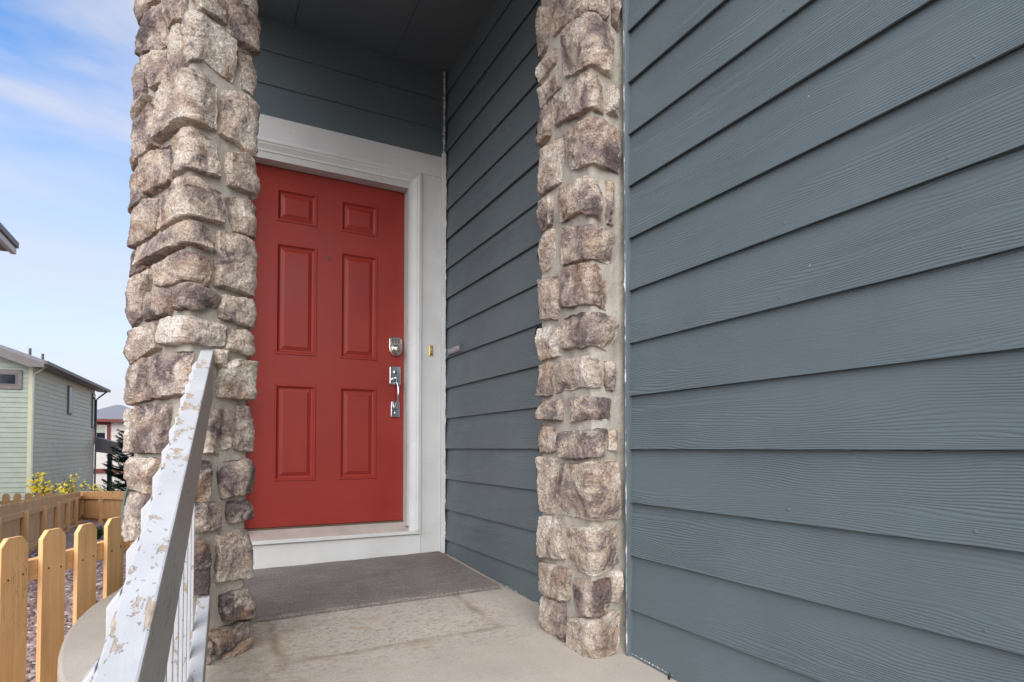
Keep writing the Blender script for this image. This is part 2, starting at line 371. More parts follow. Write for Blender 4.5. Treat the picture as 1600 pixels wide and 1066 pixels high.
# ------------------------------------------------------------------ mesh helpers
class MB:
    def __init__(s): s.v = []; s.f = []; s.tint = None
    def add(s, vs, fs):
        o = len(s.v); s.v += [tuple(p) for p in vs]; s.f += [tuple(i + o for i in q) for q in fs]; return s
    def box(s, x0, x1, y0, y1, z0, z1):
        return s.add([(x0, y0, z0), (x1, y0, z0), (x1, y1, z0), (x0, y1, z0), (x0, y0, z1), (x1, y0, z1), (x1, y1, z1), (x0, y1, z1)],
                     [(3, 2, 1, 0), (4, 5, 6, 7), (0, 1, 5, 4), (1, 2, 6, 5), (2, 3, 7, 6), (3, 0, 4, 7)])
    def prism(s, poly, ax, a0, a1):
        """2-D polygon (counter-clockwise) extruded along axis ax from a0 to a1"""
        n = len(poly)
        def p3(p, a):
            if ax == 0: return (a, p[0], p[1])
            if ax == 1: return (p[0], a, p[1])
            return (p[0], p[1], a)
        vs = [p3(p, a0) for p in poly] + [p3(p, a1) for p in poly]
        fs = [tuple(range(n))[::-1], tuple(range(n, 2 * n))] + [(i, (i + 1) % n, n + (i + 1) % n, n + i) for i in range(n)]
        return s.add(vs, fs)
    def tube(s, pts, rad, seg=8):
        pts = [Vector(p) for p in pts]; rings = []
        for i, p in enumerate(pts):
            d = (pts[min(i + 1, len(pts) - 1)] - pts[max(i - 1, 0)]).normalized()
            a = d.orthogonal().normalized() if i == 0 else (rings[-1][1] - d * rings[-1][1].dot(d)).normalized()
            rings.append((p, a, d.cross(a), rad[i] if isinstance(rad, (list, tuple)) else rad))
        vs = [p + (a * math.cos(2 * math.pi * k / seg) + b * math.sin(2 * math.pi * k / seg)) * r for p, a, b, r in rings for k in range(seg)]
        fs = [(i * seg + k, i * seg + (k + 1) % seg, (i + 1) * seg + (k + 1) % seg, (i + 1) * seg + k) for i in range(len(pts) - 1) for k in range(seg)]
        fs += [tuple(range(seg))[::-1], tuple(range((len(pts) - 1) * seg, len(pts) * seg))]
        return s.add(vs, fs)
    def lathe(s, prof, c, axis=(0, -1, 0), seg=24):
        """profile [(r, h)] turned about `axis` through c"""
        ax = Vector(axis).normalized(); a = ax.orthogonal().normalized(); b = ax.cross(a); c = Vector(c)
        vs = [c + ax * h + (a * math.cos(2 * math.pi * k / seg) + b * math.sin(2 * math.pi * k / seg)) * r for r, h in prof for k in range(seg)]
        n = len(prof)
        fs = [(i * seg + k, i * seg + (k + 1) % seg, (i + 1) * seg + (k + 1) % seg, (i + 1) * seg + k) for i in range(n - 1) for k in range(seg)]
        fs += [tuple(range(seg))[::-1], tuple(range((n - 1) * seg, n * seg))]
        return s.add(vs, fs)
    def mesh(s, name, smooth=False, fix=True):
        m = bpy.data.meshes.new(name); m.from_pydata(s.v, [], s.f)
        if fix:
            import bmesh
            b = bmesh.new(); b.from_mesh(m); bmesh.ops.recalc_face_normals(b, faces=b.faces); b.to_mesh(m); b.free()
        if smooth: m.polygons.foreach_set('use_smooth', [True] * len(m.polygons))
        if s.tint is not None:
            a = m.attributes.new('tint', 'FLOAT', 'FACE'); a.data.foreach_set('value', s.tint)
        m.update(); return m
    def build(s, name, mat, parent=None, bevel=0.0, smooth=False, origin=None, fix=True):
        if origin is not None:
            o = Vector(origin); s.v = [(p[0] - o.x, p[1] - o.y, p[2] - o.z) for p in s.v]
        ob = bpy.data.objects.new(name, s.mesh(name, smooth, fix)); COL.objects.link(ob)
        ob.data.materials.append(M[mat] if isinstance(mat, str) else mat)
        if origin is not None: ob.location = origin
        if parent: child(ob, parent)
        if bevel:
            b = ob.modifiers.new('bevel', 'BEVEL'); b.width = bevel; b.segments = 2; b.limit_method = 'ANGLE'; b.angle_limit = R(40)
        return ob
def wmat(o):
    m = Matrix.LocRotScale(o.location, o.rotation_euler, o.scale)
    return wmat(o.parent) @ o.matrix_parent_inverse @ m if o.parent else m
def child(ob, parent):
    ob.parent = parent; ob.matrix_parent_inverse = wmat(parent).inverted(); return ob
def empty(name, loc=(0, 0, 0)):
    o = bpy.data.objects.new(name, None); o.empty_display_size = 0.1; o.location = loc; COL.objects.link(o); return o
def tag(o, label=None, cat=None, group=None, kind=None):
    if label: o['label'] = label
    if cat: o['category'] = cat
    if group: o['group'] = group
    if kind: o['kind'] = kind
    return o
def box(name, mat, parent, x0, x1, y0, y1, z0, z1, bevel=0.0):
    c = ((x0 + x1) / 2, (y0 + y1) / 2, z0)
    return MB().box(x0, x1, y0, y1, z0, z1).build(name, mat, parent, bevel, origin=c)
def inst(src, name, parent, loc, rz=0.0, scale=None):
    o = bpy.data.objects.new(name, src.data); COL.objects.link(o); o.location = loc; o.rotation_euler = (0, 0, rz)
    if scale: o.scale = scale
    for md in src.modifiers:
        b = o.modifiers.new(md.name, md.type); b.width = md.width; b.segments = md.segments; b.limit_method = md.limit_method; b.angle_limit = md.angle_limit
    child(o, parent); return o

# ------------------------------------------------------------------ layout constants (metres, camera at origin)
WX = 1.33            # face of the side wall's lap edges
WY = 3.469           # face of the entry wall / door casing
DY = 3.539           # face of the door slab
CZ = 2.385           # porch ceiling
LAP = 0.1872; LAP0 = -0.003
def fz(x, y): return -0.655 - 0.04 * (3.44 - y) - 0.013 * (1.33 - x)      # porch floor falls to the front
def gz(x, y):                                                              # garden falls away behind the house
    yy = min(max(y, 0.0), 45.0); return -1.32 - 0.046 * yy

# ------------------------------------------------------------------ ground
g = MB(); ys = [-400, -40, -8, 0, 3, 8, 15, 25, 35, 45, 90, 250, 900]; xs = [-700, -120, -30, -8, -3, 0, 4, 30, 120, 700]
g.add([(x, y, gz(x, y)) for y in ys for x in xs], [(j * len(xs) + i, j * len(xs) + i + 1, (j + 1) * len(xs) + i + 1, (j + 1) * len(xs) + i) for j in range(len(ys) - 1) for i in range(len(xs) - 1)])
tag(g.build('ground', 'ground'), 'sloping garden ground of reddish rock mulch and soil', 'ground', kind='structure')

# porch slab with a gently rounded outer edge
edge = [(WX + 0.15, 1.40), (WX + 0.15, 3.60), (-0.30, 3.60), (-0.345, 3.48), (-0.396, 3.294), (-0.432, 3.16), (-0.452, 3.0), (-0.460, 2.85), (-0.455, 2.7), (-0.44, 2.55),
        (-0.415, 2.40), (-0.385, 2.28), (-0.34, 2.12), (-0.27, 1.90), (-0.19, 1.70), (-0.13, 1.55), (-0.09, 1.40)]
s = MB(); n = len(edge)
s.add([(x, y, fz(x, y)) for x, y in edge] + [(x, y, -1.75) for x, y in edge],
      [tuple(range(n)), tuple(range(n, 2 * n))[::-1]] + [(i, n + i, n + (i + 1) % n, (i + 1) % n) for i in range(n)])
porch = s.build('porch_floor', 'conc', bevel=0.012)
tag(porch, 'stained concrete porch slab with a rounded outer edge', 'porch', kind='structure')
st = empty('porch_steps', (0.6, 1.0, gz(0, 1)))
for i, (ya, yb, zt) in enumerate([(1.02, 1.398, -0.89), (0.64, 1.018, -1.04), (0.26, 0.638, -1.19)]):
    box('step', 'conc2', st, -0.05, 1.32, ya, yb, -1.75, zt, 0.012)
tag(st, 'plain concrete steps leading up to the porch slab', 'steps', kind='structure')

# ------------------------------------------------------------------ side wall with lap siding
def lap_board(mat, y0, y1, zlen=LAP + 0.03, dep=0.0165):
    # in local coords: origin at bottom centre; face looks to -X
    b = MB()
    pr = [(0.0, 0.0), (0.0065, 0.0), (0.0065 + dep, zlen), (dep, zlen)]
    n = 4; L2 = (y1 - y0) / 2
    b.add([(x, -L2, z) for x, z in pr] + [(x, L2, z) for x, z in pr], [(0, 1, 2, 3), (7, 6, 5, 4), (0, 4, 5, 1), (1, 5, 6, 2), (2, 6, 7, 3), (3, 7, 4, 0)])
    return b
side = empty('side_wall', (WX + 0.1, 1.6, -1.3))
tag(side, 'blue-grey lap-siding house wall running along the right of the porch', 'wall')
box('sheathing', 'dtrim', side, WX + 0.0295, WX + 0.16, -1.2, 1.66, -1.34, 4.4)
box('sheathing', 'dtrim', side, WX + 0.0295, WX + 0.16, 2.04, 3.60, -0.9, 2.60)
box('sheathing', 'dtrim', side, WX + 0.0295, WX + 0.16, 1.6605, 2.0395, -0.9, 4.2)
first = {}
for k in range(-7, 13):
    z = LAP0 + LAP * k
    for key, (ya, yb) in {'front': (-1.2, 1.655), 'porch': (2.03, 3.462)}.items():
        if key == 'porch' and (z > CZ - 0.02 or z < -0.95): continue
        loc = (WX, (ya + yb) / 2 + 0.0, z)
        if key not in first:
            o = lap_board('side', ya, yb).build('siding_board', 'side'); o.location = loc; child(o, side); first[key] = o
        else:
            o = inst(first[key], 'siding_board', side, loc)
        o.location.x += rnd.uniform(-0.0012, 0.0008); o.rotation_euler.x = rnd.uniform(-0.0007, 0.0007)
nl = None
for k in range(-4, 10):
    for yy in (0.62, 1.03, 1.44):
        yq = yy + rnd.uniform(-0.03, 0.03); zq = LAP0 + LAP * k + rnd.uniform(0.022, 0.034); loc = (WX + 0.0025, yq, zq)
        if nl is None:
            nl = MB().lathe([(0.0036, -0.003), (0.0036, 0.001), (0.0024, 0.0016)], (0, 0, 0), axis=(-1, 0, 0), seg=10).build('nail_head', 'dtrim'); nl.location = loc; child(nl, side)
        else: inst(nl, 'nail_head', side, loc)
# vertical trim strip and ragged white caulk beside the stone pilaster
box('corner_trim', 'dtrim', side, WX - 0.012, WX + 0.02, 1.6555, 1.672, -0.735, 4.2, 0.002)
def caulk_strip(name, p0, p1, wid, seed, gap=0.42, normal=(0, -1, 0), sub=240, parent=None, mat='caulk', thick=0.004):
    """ragged flaking bead between two points"""
    p0, p1 = Vector(p0), Vector(p1); d = (p1 - p0); nrm = Vector(normal); side_ = d.cross(nrm).normalized()
    b = MB(); prev = None
    for i in range(sub + 1):
        t = i / sub; c = p0 + d * t
        a = mn.fractal(Vector((t * 55 + seed, seed * 3.1, 0)), 1.0, 2.0, 4)
        ww = max(0.0, a + gap) * wid
        wl = ww * (0.6 + 0.5 * mn.noise(Vector((t * 160, seed, 2)))); wr = ww * (0.6 + 0.5 * mn.noise(Vector((t * 130, seed, 9))))
        h = nrm * (thick * (0.6 + 0.5 * mn.noise(Vector((t * 200, seed, 4)))))
        q = [c - side_ * max(wl, 0.0004), c + h, c + side_ * max(wr, 0.0004)]
        b.v += [tuple(x) for x in q]
        if i:
            o = 3 * (i - 1)
            b.f += [(o, o + 1, o + 4, o + 3), (o + 1, o + 2, o + 5, o + 4)]
    return b.build(name, mat, parent, fix=False)
caulk_strip('caulk_bead', (WX - 0.013, 1.661, -0.72), (WX - 0.013, 1.661, 2.4), 0.005, 3.3, 0.30, (-0.55, -0.83, 0), 420, side)
caulk_strip('caulk_bead', (WX - 0.003, 1.645, fz(WX, 1.645) + 0.012), (WX - 0.003, 1.44, fz(WX, 1.44) + 0.012), 0.006, 8.3, 0.12, (-0.8, 0, 0.6), 60, side)
caulk_strip('caulk_bead', (WX - 0.002, 3.456, fz(WX, 3.456) + 0.006), (WX - 0.002, 2.10, fz(WX, 2.10) + 0.006), 0.006, 5.3, 0.22, (-0.8, 0, 0.6), 220, side, 'sill')

# ------------------------------------------------------------------ entry wall above and beside the door, ceiling
ent = empty('entry_wall', (0.5, WY + 0.1, -0.66))
tag(ent, 'dark blue-grey lap-siding wall above the red door', 'wall')
box('sheathing', 'dtrim', ent, -0.20, WX + 0.02, WY + 0.12, WY + 0.22, -1.6, 4.3)
box('header_framing', 'dtrim', ent, -0.20, WX + 0.02, WY + 0.0295, WY + 0.118, 1.65, 2.6)
box('side_framing', 'dtrim', ent, -0.20, 0.10, WY + 0.0295, WY + 0.118, -0.9, 1.648)
box('side_framing', 'dtrim', ent, 1.15, WX + 0.019, WY + 0.0295, WY + 0.118, -0.9, 1.648)
box('return_wall', 'dtrim', ent, -0.20, -0.05, WY + 0.2205, 9.0, -1.9, 4.3)
fb = None
for k in range(4):
    z = 1.822 + 0.188 * k
    loc = ((-0.20 + 1.306) / 2, WY, z)
    if fb is None:
        b = lap_board('side_x', -0.753, 0.753, 0.20, 0.009); b.v = [(-p[1], p[0], p[2]) for p in b.v]
        fb = b.build('siding_board', 'side_x'); fb.location = loc; child(fb, ent)
    else: inst(fb, 'siding_board', ent, loc)
for k in range(14):
    z = -0.80 + LAP * k
    if k == 0:
        b = lap_board('side_x', -0.13, 0.13, LAP + 0.03); b.v = [(-p[1], p[0], p[2]) for p in b.v]
        f2 = b.build('siding_board', 'side_x'); f2.location = (-0.075, WY, z); child(f2, ent)
    else: inst(f2, 'siding_board', ent, (-0.075, WY, z))
box('corner_bead', 'dtrim', ent, 1.3065, WX - 0.0005, WY - 0.018, WY + 0.019, 1.86, CZ - 0.002, 0.003)
caulk_strip('caulk_bead', (1.314, WY - 0.0185, 1.835), (1.316, WY - 0.0185, CZ - 0.01), 0.011, 1.7, 0.75, (0, -1, 0), 60, ent)

ceil = empty('porch_ceiling', (0.5, 2.6, CZ))
tag(ceil, 'dark painted soffit ceiling over the porch', 'ceiling')
xs_ = [-0.25, 0.42, 0.99, WX + 0.0185]
for i in range(3):
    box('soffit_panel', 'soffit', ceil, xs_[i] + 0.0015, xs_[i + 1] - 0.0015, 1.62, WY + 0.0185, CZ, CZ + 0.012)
box('unseen_roof_block', 'dtrim', ceil, -0.26, WX + 0.02, 1.50, WY + 0.019, CZ + 0.0125, CZ + 0.25)  # unseen roof mass, added to keep sky light off the porch
box('unseen_front_beam', 'trim_x', ceil, -0.26, WX - 0.002, 1.50, 1.615, CZ - 0.36, CZ + 0.0120, 0.004)  # unseen beam, hung lower to shade the top of the door recess
caulk_strip('caulk_line', (-0.2, WY - 0.001, CZ - 0.003), (1.30, WY - 0.001, CZ - 0.003), 0.004, 4.4, 0.35, (0, -0.7, -0.7), 160, ceil, 'plate', 0.004)

# ------------------------------------------------------------------ stone masonry
BY0 = [0, 130, 260, 390, 520, 650, 780, 906]
class Path:
    """plan outline of a stone-faced pier, sampled, with outward normals; s runs left to right as seen"""
    def __init__(s, pts, r, closed):
        P = [Vector(p) for p in pts]; out_ = []
        n = len(P)
        for i, p in enumerate(P):
            if not closed and i in (0, n - 1): out_.append(p); continue
            a, b = P[i - 1], P[(i + 1) % n]
            da, db = (a - p).normalized(), (b - p).normalized()
            for k in range(9):
                t = k / 8
                q = (p + da * r) * (1 - t) ** 2 + p * 2 * t * (1 - t) + (p + db * r) * t ** 2
                out_.append(q)
        if closed: out_.append(out_[0])
        fine = []
        for a, b in zip(out_[:-1], out_[1:]):
            m = max(1, int((b - a).length / 0.004))
            fine += [a + (b - a) * (k / m) for k in range(m)]
        fine.append(out_[-1])
        s.p = fine; s.s = [0.0]
        for a, b in zip(fine[:-1], fine[1:]): s.s.append(s.s[-1] + (b - a).length)
        s.len = s.s[-1]; s.closed = closed
        s.n = []
        for i in range(len(fine)):
            a = fine[i - 1] if i > 0 else (fine[-2] if closed else fine[0])
            b = fine[i + 1] if i < len(fine) - 1 else (fine[1] if closed else fine[-1])
            d = (b - a).normalized(); s.n.append(Vector((d.y, -d.x)))       # outward when walked left to right
        s.sa = np.array(s.s); s.px = np.array([q.x for q in fine]); s.py = np.array([q.y for q in fine])
        s.nx = np.array([q.x for q in s.n]); s.ny = np.array([q.y for q in s.n])
    def at(s, u, h):
        if s.closed: u = u % s.len
        x = np.interp(u, s.sa, s.px); y = np.interp(u, s.sa, s.py); nx = np.interp(u, s.sa, s.nx); ny = np.interp(u, s.sa, s.ny)
        l = math.hypot(nx, ny) or 1
        return x + nx / l * h, y + ny / l * h
    def hit(s, px, py, off=0.016):
        """photo pixel -> (s, z) on the outline pushed out by off"""
        d = ray(px, py); az = d[0] / d[1]
        X = s.px + s.nx * off; Y = s.py + s.ny * off
        e = X - az * Y
        best = None
        for i in np.where(e[:-1] * e[1:] <= 0)[0]:
            den = e[i] - e[i + 1]; t = 0 if den == 0 else e[i] / den
            y = Y[i] + (Y[i + 1] - Y[i]) * t; u = s.sa[i] + (s.sa[i + 1] - s.sa[i]) * t
            if best is None or y < best[0]: best = (y, u, 0)
        if best is None:
            q = X / Y; i = int(np.argmin(np.abs(q - az)))
            best = (Y[i], s.sa[i] + (-0.03 if az < q[i] else 0.03), 1)
        y, u, miss = best
        return u, d[2] / d[1] * y
def rock(path, top, bot, seed, H, parent, tone):
    """one cut stone: outline given by top and bottom edges in (s, z)"""
    r = random.Random(seed)
    wid = (top[-1][0] - top[0][0] + bot[-1][0] - bot[0][0]) / 2
    hei = sum(p[1] for p in top) / len(top) - sum(p[1] for p in bot) / len(bot)
    nu = int(min(38, max(10, wid / 0.0042))); nv = int(min(36, max(10, hei / 0.0042)))
    def along(e, u):
        x = u * (len(e) - 1); i = min(int(x), len(e) - 2); f = x - i
        return e[i][0] + (e[i + 1][0] - e[i][0]) * f, e[i][1] + (e[i + 1][1] - e[i][1]) * f
    off = Vector((r.uniform(0, 90), r.uniform(0, 90), r.uniform(0, 90)))
    # grow the traced face a little so that its foot meets the neighbours' joints
    gw, gh_ = 1 + 0.011 / max(wid, 0.03), 1 + 0.012 / max(hei, 0.03)
    # random break planes give the split-face look: the face is the lowest of them
    planes = [(r.uniform(-0.005, 0.005), r.uniform(-0.006, 0.006), 0.004)]
    for _ in range(r.randint(2, 4)):
        an = r.uniform(0, 6.28); st_ = r.uniform(0.014, 0.034); d_ = r.uniform(0.15, 0.85)
        planes.append((-math.cos(an) * st_, -math.sin(an) * st_, 0.004 + st_ * d_))
    vs = []; lobe = r.uniform(0.0, 0.10)
    for j in range(nv + 1):
        for i in range(nu + 1):
            a = -math.cos(math.pi * i / nu) * 0.45 + (2 * i / nu - 1) * 0.55; b = -math.cos(math.pi * j / nv) * 0.45 + (2 * j / nv - 1) * 0.55
            a2 = a * math.sqrt(1 - lobe * b ** 6) * gw; b2 = b * math.sqrt(1 - lobe * a ** 6) * gh_
            u, v = (a2 + 1) / 2, (b2 + 1) / 2
            uc = min(1.0, max(0.0, u))
            ts, tz = along(top, uc); bs, bz = along(bot, uc)
            sw = (u - uc) * wid
            S, Z = bs + (ts - bs) * v + sw, bz + (tz - bz) * v
            de = min((1 - abs(a)) * wid / 2, (1 - abs(b)) * hei / 2)
            q = Vector((S * 1.0, Z, 0.0)) + off
            wob = 0.0062 * max(0.3, 1 - de / 0.03)
            S += wob * mn.noise(q * 22) + wob * 0.7 * mn.noise(q * 60 + Vector((7, 7, 7))); Z += wob * mn.noise(q * 20 + Vector((3, 9, 1))) + wob * 0.7 * mn.noise(q * 65)
            t = min(1.0, de / 0.0046); h = H * (1 - (1 - t) ** 2.0) ** 0.7
            rel = min(pa * a + pb * b + pc for pa, pb, pc in planes)
            nn_ = mn.fractal(q * 11, 0.9, 2.1, 3) * 2.2; fl_ = math.floor(nn_); fr_ = nn_ - fl_
            rel += 0.0034 * (fl_ + min(1.0, max(0.0, (fr_ - 0.42) / 0.16)))
            rel += 0.0026 * mn.fractal(q * 34, 0.7, 2.1, 5) + 0.0016 * mn.noise(q * 90) - 0.0045 * max(0.0, 0.3 - abs(mn.noise(q * 11 + Vector((0, 0, 5)))) * 4.0)
            h += rel * min(1.0, de / 0.006 + 0.1)
            if h < 0.004 and de > 0.006: h = 0.004
            if i in (0, nu) or j in (0, nv): h = -0.008
            x, y = path.at(S, h); vs.append((x, y, Z))
    fs = [(j * (nu + 1) + i, j * (nu + 1) + i + 1, (j + 1) * (nu + 1) + i + 1, (j + 1) * (nu + 1) + i) for j in range(nv) for i in range(nu)]
    c = np.mean(np.array(vs), axis=0)
    b = MB().add(vs, fs); o = b.build('stone', 'stone', None, smooth=True, origin=tuple(c), fix=False)
    # flat shading on the steepest breaks keeps the crisp chipped look
    o.data.set_sharp_from_angle(angle=R(24))
    o['tone'] = tone; child(o, parent); return o

def masonry(name, label, cat, path, ztop, zfun, data, x0, seed, hmin, hmax, smin=None, smax=None, zc=0.0):
    base = empty(name, (path.px.mean(), path.py.mean(), zfun(path.px.mean(), path.py.mean())))
    tag(base, label, cat)
    m = MB(); npt = len(path.p); rows = int((ztop + 0.9) / 0.03)
    for j in range(rows + 1):
        z = -0.9 + (ztop + 0.9) * j / rows
        for i in range(npt):
            q = Vector((path.s[i] if not (path.closed and i == npt - 1) else 0.0, z, seed))
            h = 0.006 * mn.fractal(q * 14, 1.0, 2.0, 3) + 0.003
            m.v.append((path.px[i] + path.nx[i] * h, path.py[i] + path.ny[i] * h, z))
    m.f = [(j * npt + i, j * npt + i + 1, (j + 1) * npt + i + 1, (j + 1) * npt + i) for j in range(rows) for i in range(npt - 1)]
    o = m.build('mortar', 'mortar', base, smooth=True, fix=False)
    boxes = []; r = random.Random(seed); cnt = 0
    for rec in data:
        band, tp, bt = rec[0], rec[1], rec[2]
        def cv(e): return [path.hit(x0 + x / 6.6625, BY0[band] + y / 6.6625) for x, y in e]
        T, B = cv(tp), cv(bt)
        tone = rec[3] if len(rec) > 3 else r.uniform(0.28, 0.68)
        rock(path, T, B, seed * 1000 + cnt, r.uniform(hmin, hmax), base, tone); cnt += 1
        ss = [p[0] for p in T + B]; zz = [p[1] for p in T + B]; boxes.append((min(ss), max(ss), min(zz), max(zz)))
    # the faces the photograph does not show: courses of the same stone
    lo, hi = (0.0, path.len) if path.closed else (0.0, path.len)
    zb = zfun(path.px.mean(), path.py.mean()) + 0.012
    tries = 0; smin_, smax_ = (0.10, 0.2), (0.08, 0.17)
    while tries < 1500 and cnt < 290:
        tries += 1; f = 1.0 if tries < 800 else 0.6
        ww, hh = r.uniform(*smin_) * f, r.uniform(*smax_) * f
        a = r.uniform(lo, hi - (0 if path.closed else ww)); z = r.uniform(zb, ztop - hh)
        ok = True
        for (p, q, z0, z1) in boxes:
            for sh in ((0, path.len, -path.len) if path.closed else (0,)):
                if a + ww + 0.012 > p + sh and a < q + sh + 0.012 and z + hh + 0.012 > z0 and z < z1 + 0.012: ok = False; break
            if not ok: break
        if not ok: continue
        boxes.append((a, a + ww, z, z + hh))
        T = [(a + r.uniform(0, 0.012), z + hh - r.uniform(0, 0.012)), (a + ww - r.uniform(0, 0.012), z + hh - r.uniform(0, 0.012))]
        B = [(a + r.uniform(0, 0.012), z + r.uniform(0, 0.012)), (a + ww - r.uniform(0, 0.012), z + r.uniform(0, 0.012))]
        rock(path, T, B, seed * 1000 + cnt, r.uniform(hmin, hmax), base, r.uniform(0.28, 0.68)); cnt += 1
    return base

# free-standing column, turned towards the steps
az_r, az_l = R(56), R(-34)
Nc = Vector((-0.052, 2.205)); dr = Vector((math.sin(az_r), math.cos(az_r))); dl = Vector((math.sin(az_l), math.cos(az_l)))
aR, aL = 0.226, 0.298
Nc = Nc + dr * 0.0 + dl * 0.0
corners = [Nc + dr * aR + dl * aL, Nc + dl * aL, Nc, Nc + dr * aR]           # back, left, near, right
colpath = Path(corners, 0.018, True)
DL = [
 (0, [(170,-90),(500,-90)], [(215,220),(330,150)], .45), (0, [(258,250),(525,50)], [(280,590),(548,470)], .38),
 (0, [(555,350),(685,270)], [(562,800),(745,780)], .5), (0, [(300,610),(550,500)], [(395,950),(545,870)], .45),
 (0, [(525,-60),(720,-70)], [(535,285),(700,180)], .5), (0, [(800,-60),(1165,-60)], [(895,100),(1160,232)], .55),
 (0, [(690,192),(930,150),(1240,430)], [(715,670),(920,600),(1235,865)], .66), (0, [(1190,25),(1330,100),(1500,270)], [(1190,380),(1350,470),(1500,555)], .35),
 (0, [(1235,-90),(1500,-70)], [(1290,5),(1440,150),(1505,130)], .6), (0, [(1290,545),(1490,570),(1545,650)], [(1330,905),(1430,970),(1510,1020)], .6),
 (1, [(505,100),(830,-110),(1030,40)], [(455,610),(700,405),(1045,480)], .6), (0, [(165,700),(335,625)], [(175,1180),(290,990)], .42),
 (1, [(180,290),(285,165),(355,135)], [(188,415),(275,275),(325,205)], .6), (1, [(160,480),(370,220),(430,330)], [(150,950),(260,785),(435,645)], .4),
 (1, [(1140,72),(1350,140),(1495,290)], [(1095,525),(1270,610),(1430,785)], .56), (1, [(580,565),(700,475),(1060,610)], [(612,975),(760,880),(1083,978)], .6),
 (1, [(262,795),(560,645)], [(335,1160),(598,1003)], .42), (1, [(1162,732),(1370,742),(1460,860)], [(1190,1060),(1350,1120),(1490,1190)], .6),
 (2, [(140,140),(248,10)], [(185,515),(325,335)], .3), (2, [(490,320),(830,122),(1110,290)], [(462,655),(760,505),(1110,590)], .52),
 (2, [(175,525),(330,372),(455,342)], [(130,838),(230,835),(428,655)], .48), (2, [(1170,332),(1380,352),(1470,470)], [(1240,655),(1370,710),(1492,757)], .52),
 (2, [(250,850),(560,680),(800,572),(1000,672)], [(252,1045),(560,890),(740,803),(982,885)], .45), (2, [(1070,672),(1300,722),(1460,832)], [(1050,1236),(1230,1286),(1405,1338)], .46),
 (2, [(150,900),(235,890)], [(115,1180),(325,1060)], .35),
 (3, [(420,162),(740,14),(990,132)], [(432,388),(700,312),(975,378)], .5), (3, [(640,402),(800,362),(1070,492)], [(622,630),(820,612),(1050,590)], .36),
 (3, [(310,472),(500,412),(590,432)], [(292,738),(550,670)], .38), (3, [(150,345),(368,215)], [(165,855),(278,705)], .48),
 (3, [(1102,482),(1380,522),(1470,600)], [(1097,708),(1280,760),(1470,806)], .5), (3, [(490,732),(800,702),(1130,800)], [(492,998),(750,962),(1112,1008)], .72),
 (3, [(180,872),(438,772)], [(132,1205),(450,1018)], .42), (3, [(1190,832),(1330,840),(1470,880)], [(1167,1028),(1320,1080),(1482,1106)], .68),
 (4, [(122,392),(330,272)], [(122,768),(338,682)], .34), (4, [(362,272),(800,192)], [(352,688),(720,640)], .4),
 (4, [(1092,345),(1250,290),(1440,302)], [(1062,668),(1240,690),(1440,688)], .62), (4, [(1042,172),(1162,202)], [(1052,330),(1150,408)], .5),
 (4, [(1272,752),(1470,800)], [(1252,1214),(1440,1244)], .48), (4, [(990,792),(1088,802)], [(930,1244),(1078,1248)], .46),
 (4, [(1132,792),(1198,830)], [(1122,1208),(1200,1198)], .5), (4, [(112,832),(183,802)], [(97,1248),(180,1238)], .55),
 (4, [(202,772),(560,742)], [(212,1246),(500,1248)], .36),
 (5, [(72,442),(440,452)], [(52,738),(150,722),(330,798)], .6), (5, [(1090,502),(1350,452),(1460,512)], [(1112,848),(1270,825),(1430,798)], .4),
 (5, [(860,472),(980,482)], [(830,878),(970,878)], .28), (5, [(812,912),(1080,882)], [(815,1208),(1090,1180)], .34),
 (5, [(1182,902),(1420,892)], [(1202,1108),(1440,1060)], .22), (5, [(110,800),(330,822)], [(85,1330),(240,1290)], .5),
 (6, [(1082,392),(1370,332),(1430,372)], [(1052,868),(1240,830),(1390,808)], .58), (6, [(790,432),(950,442)], [(790,988),(960,978)], .2),
 (6, [(1102,1022),(1370,922)], [(1132,1268),(1390,1230)], .24), (7, [(992,542),(1230,472),(1440,402)], [(1042,768),(1200,692),(1450,522)], .34),
 (7, [(1185,728),(1458,555)], [(1082,848),(1462,690)], .5), (7, [(925,642),(975,642)], [(925,868),(975,830)], .4),
]
masonry('stone_column', 'free-standing porch column faced with rough tan and purple-grey stone, railing fixed to it', 'column', colpath, 2.36, fz, DL, 180, 3, 0.022, 0.037)

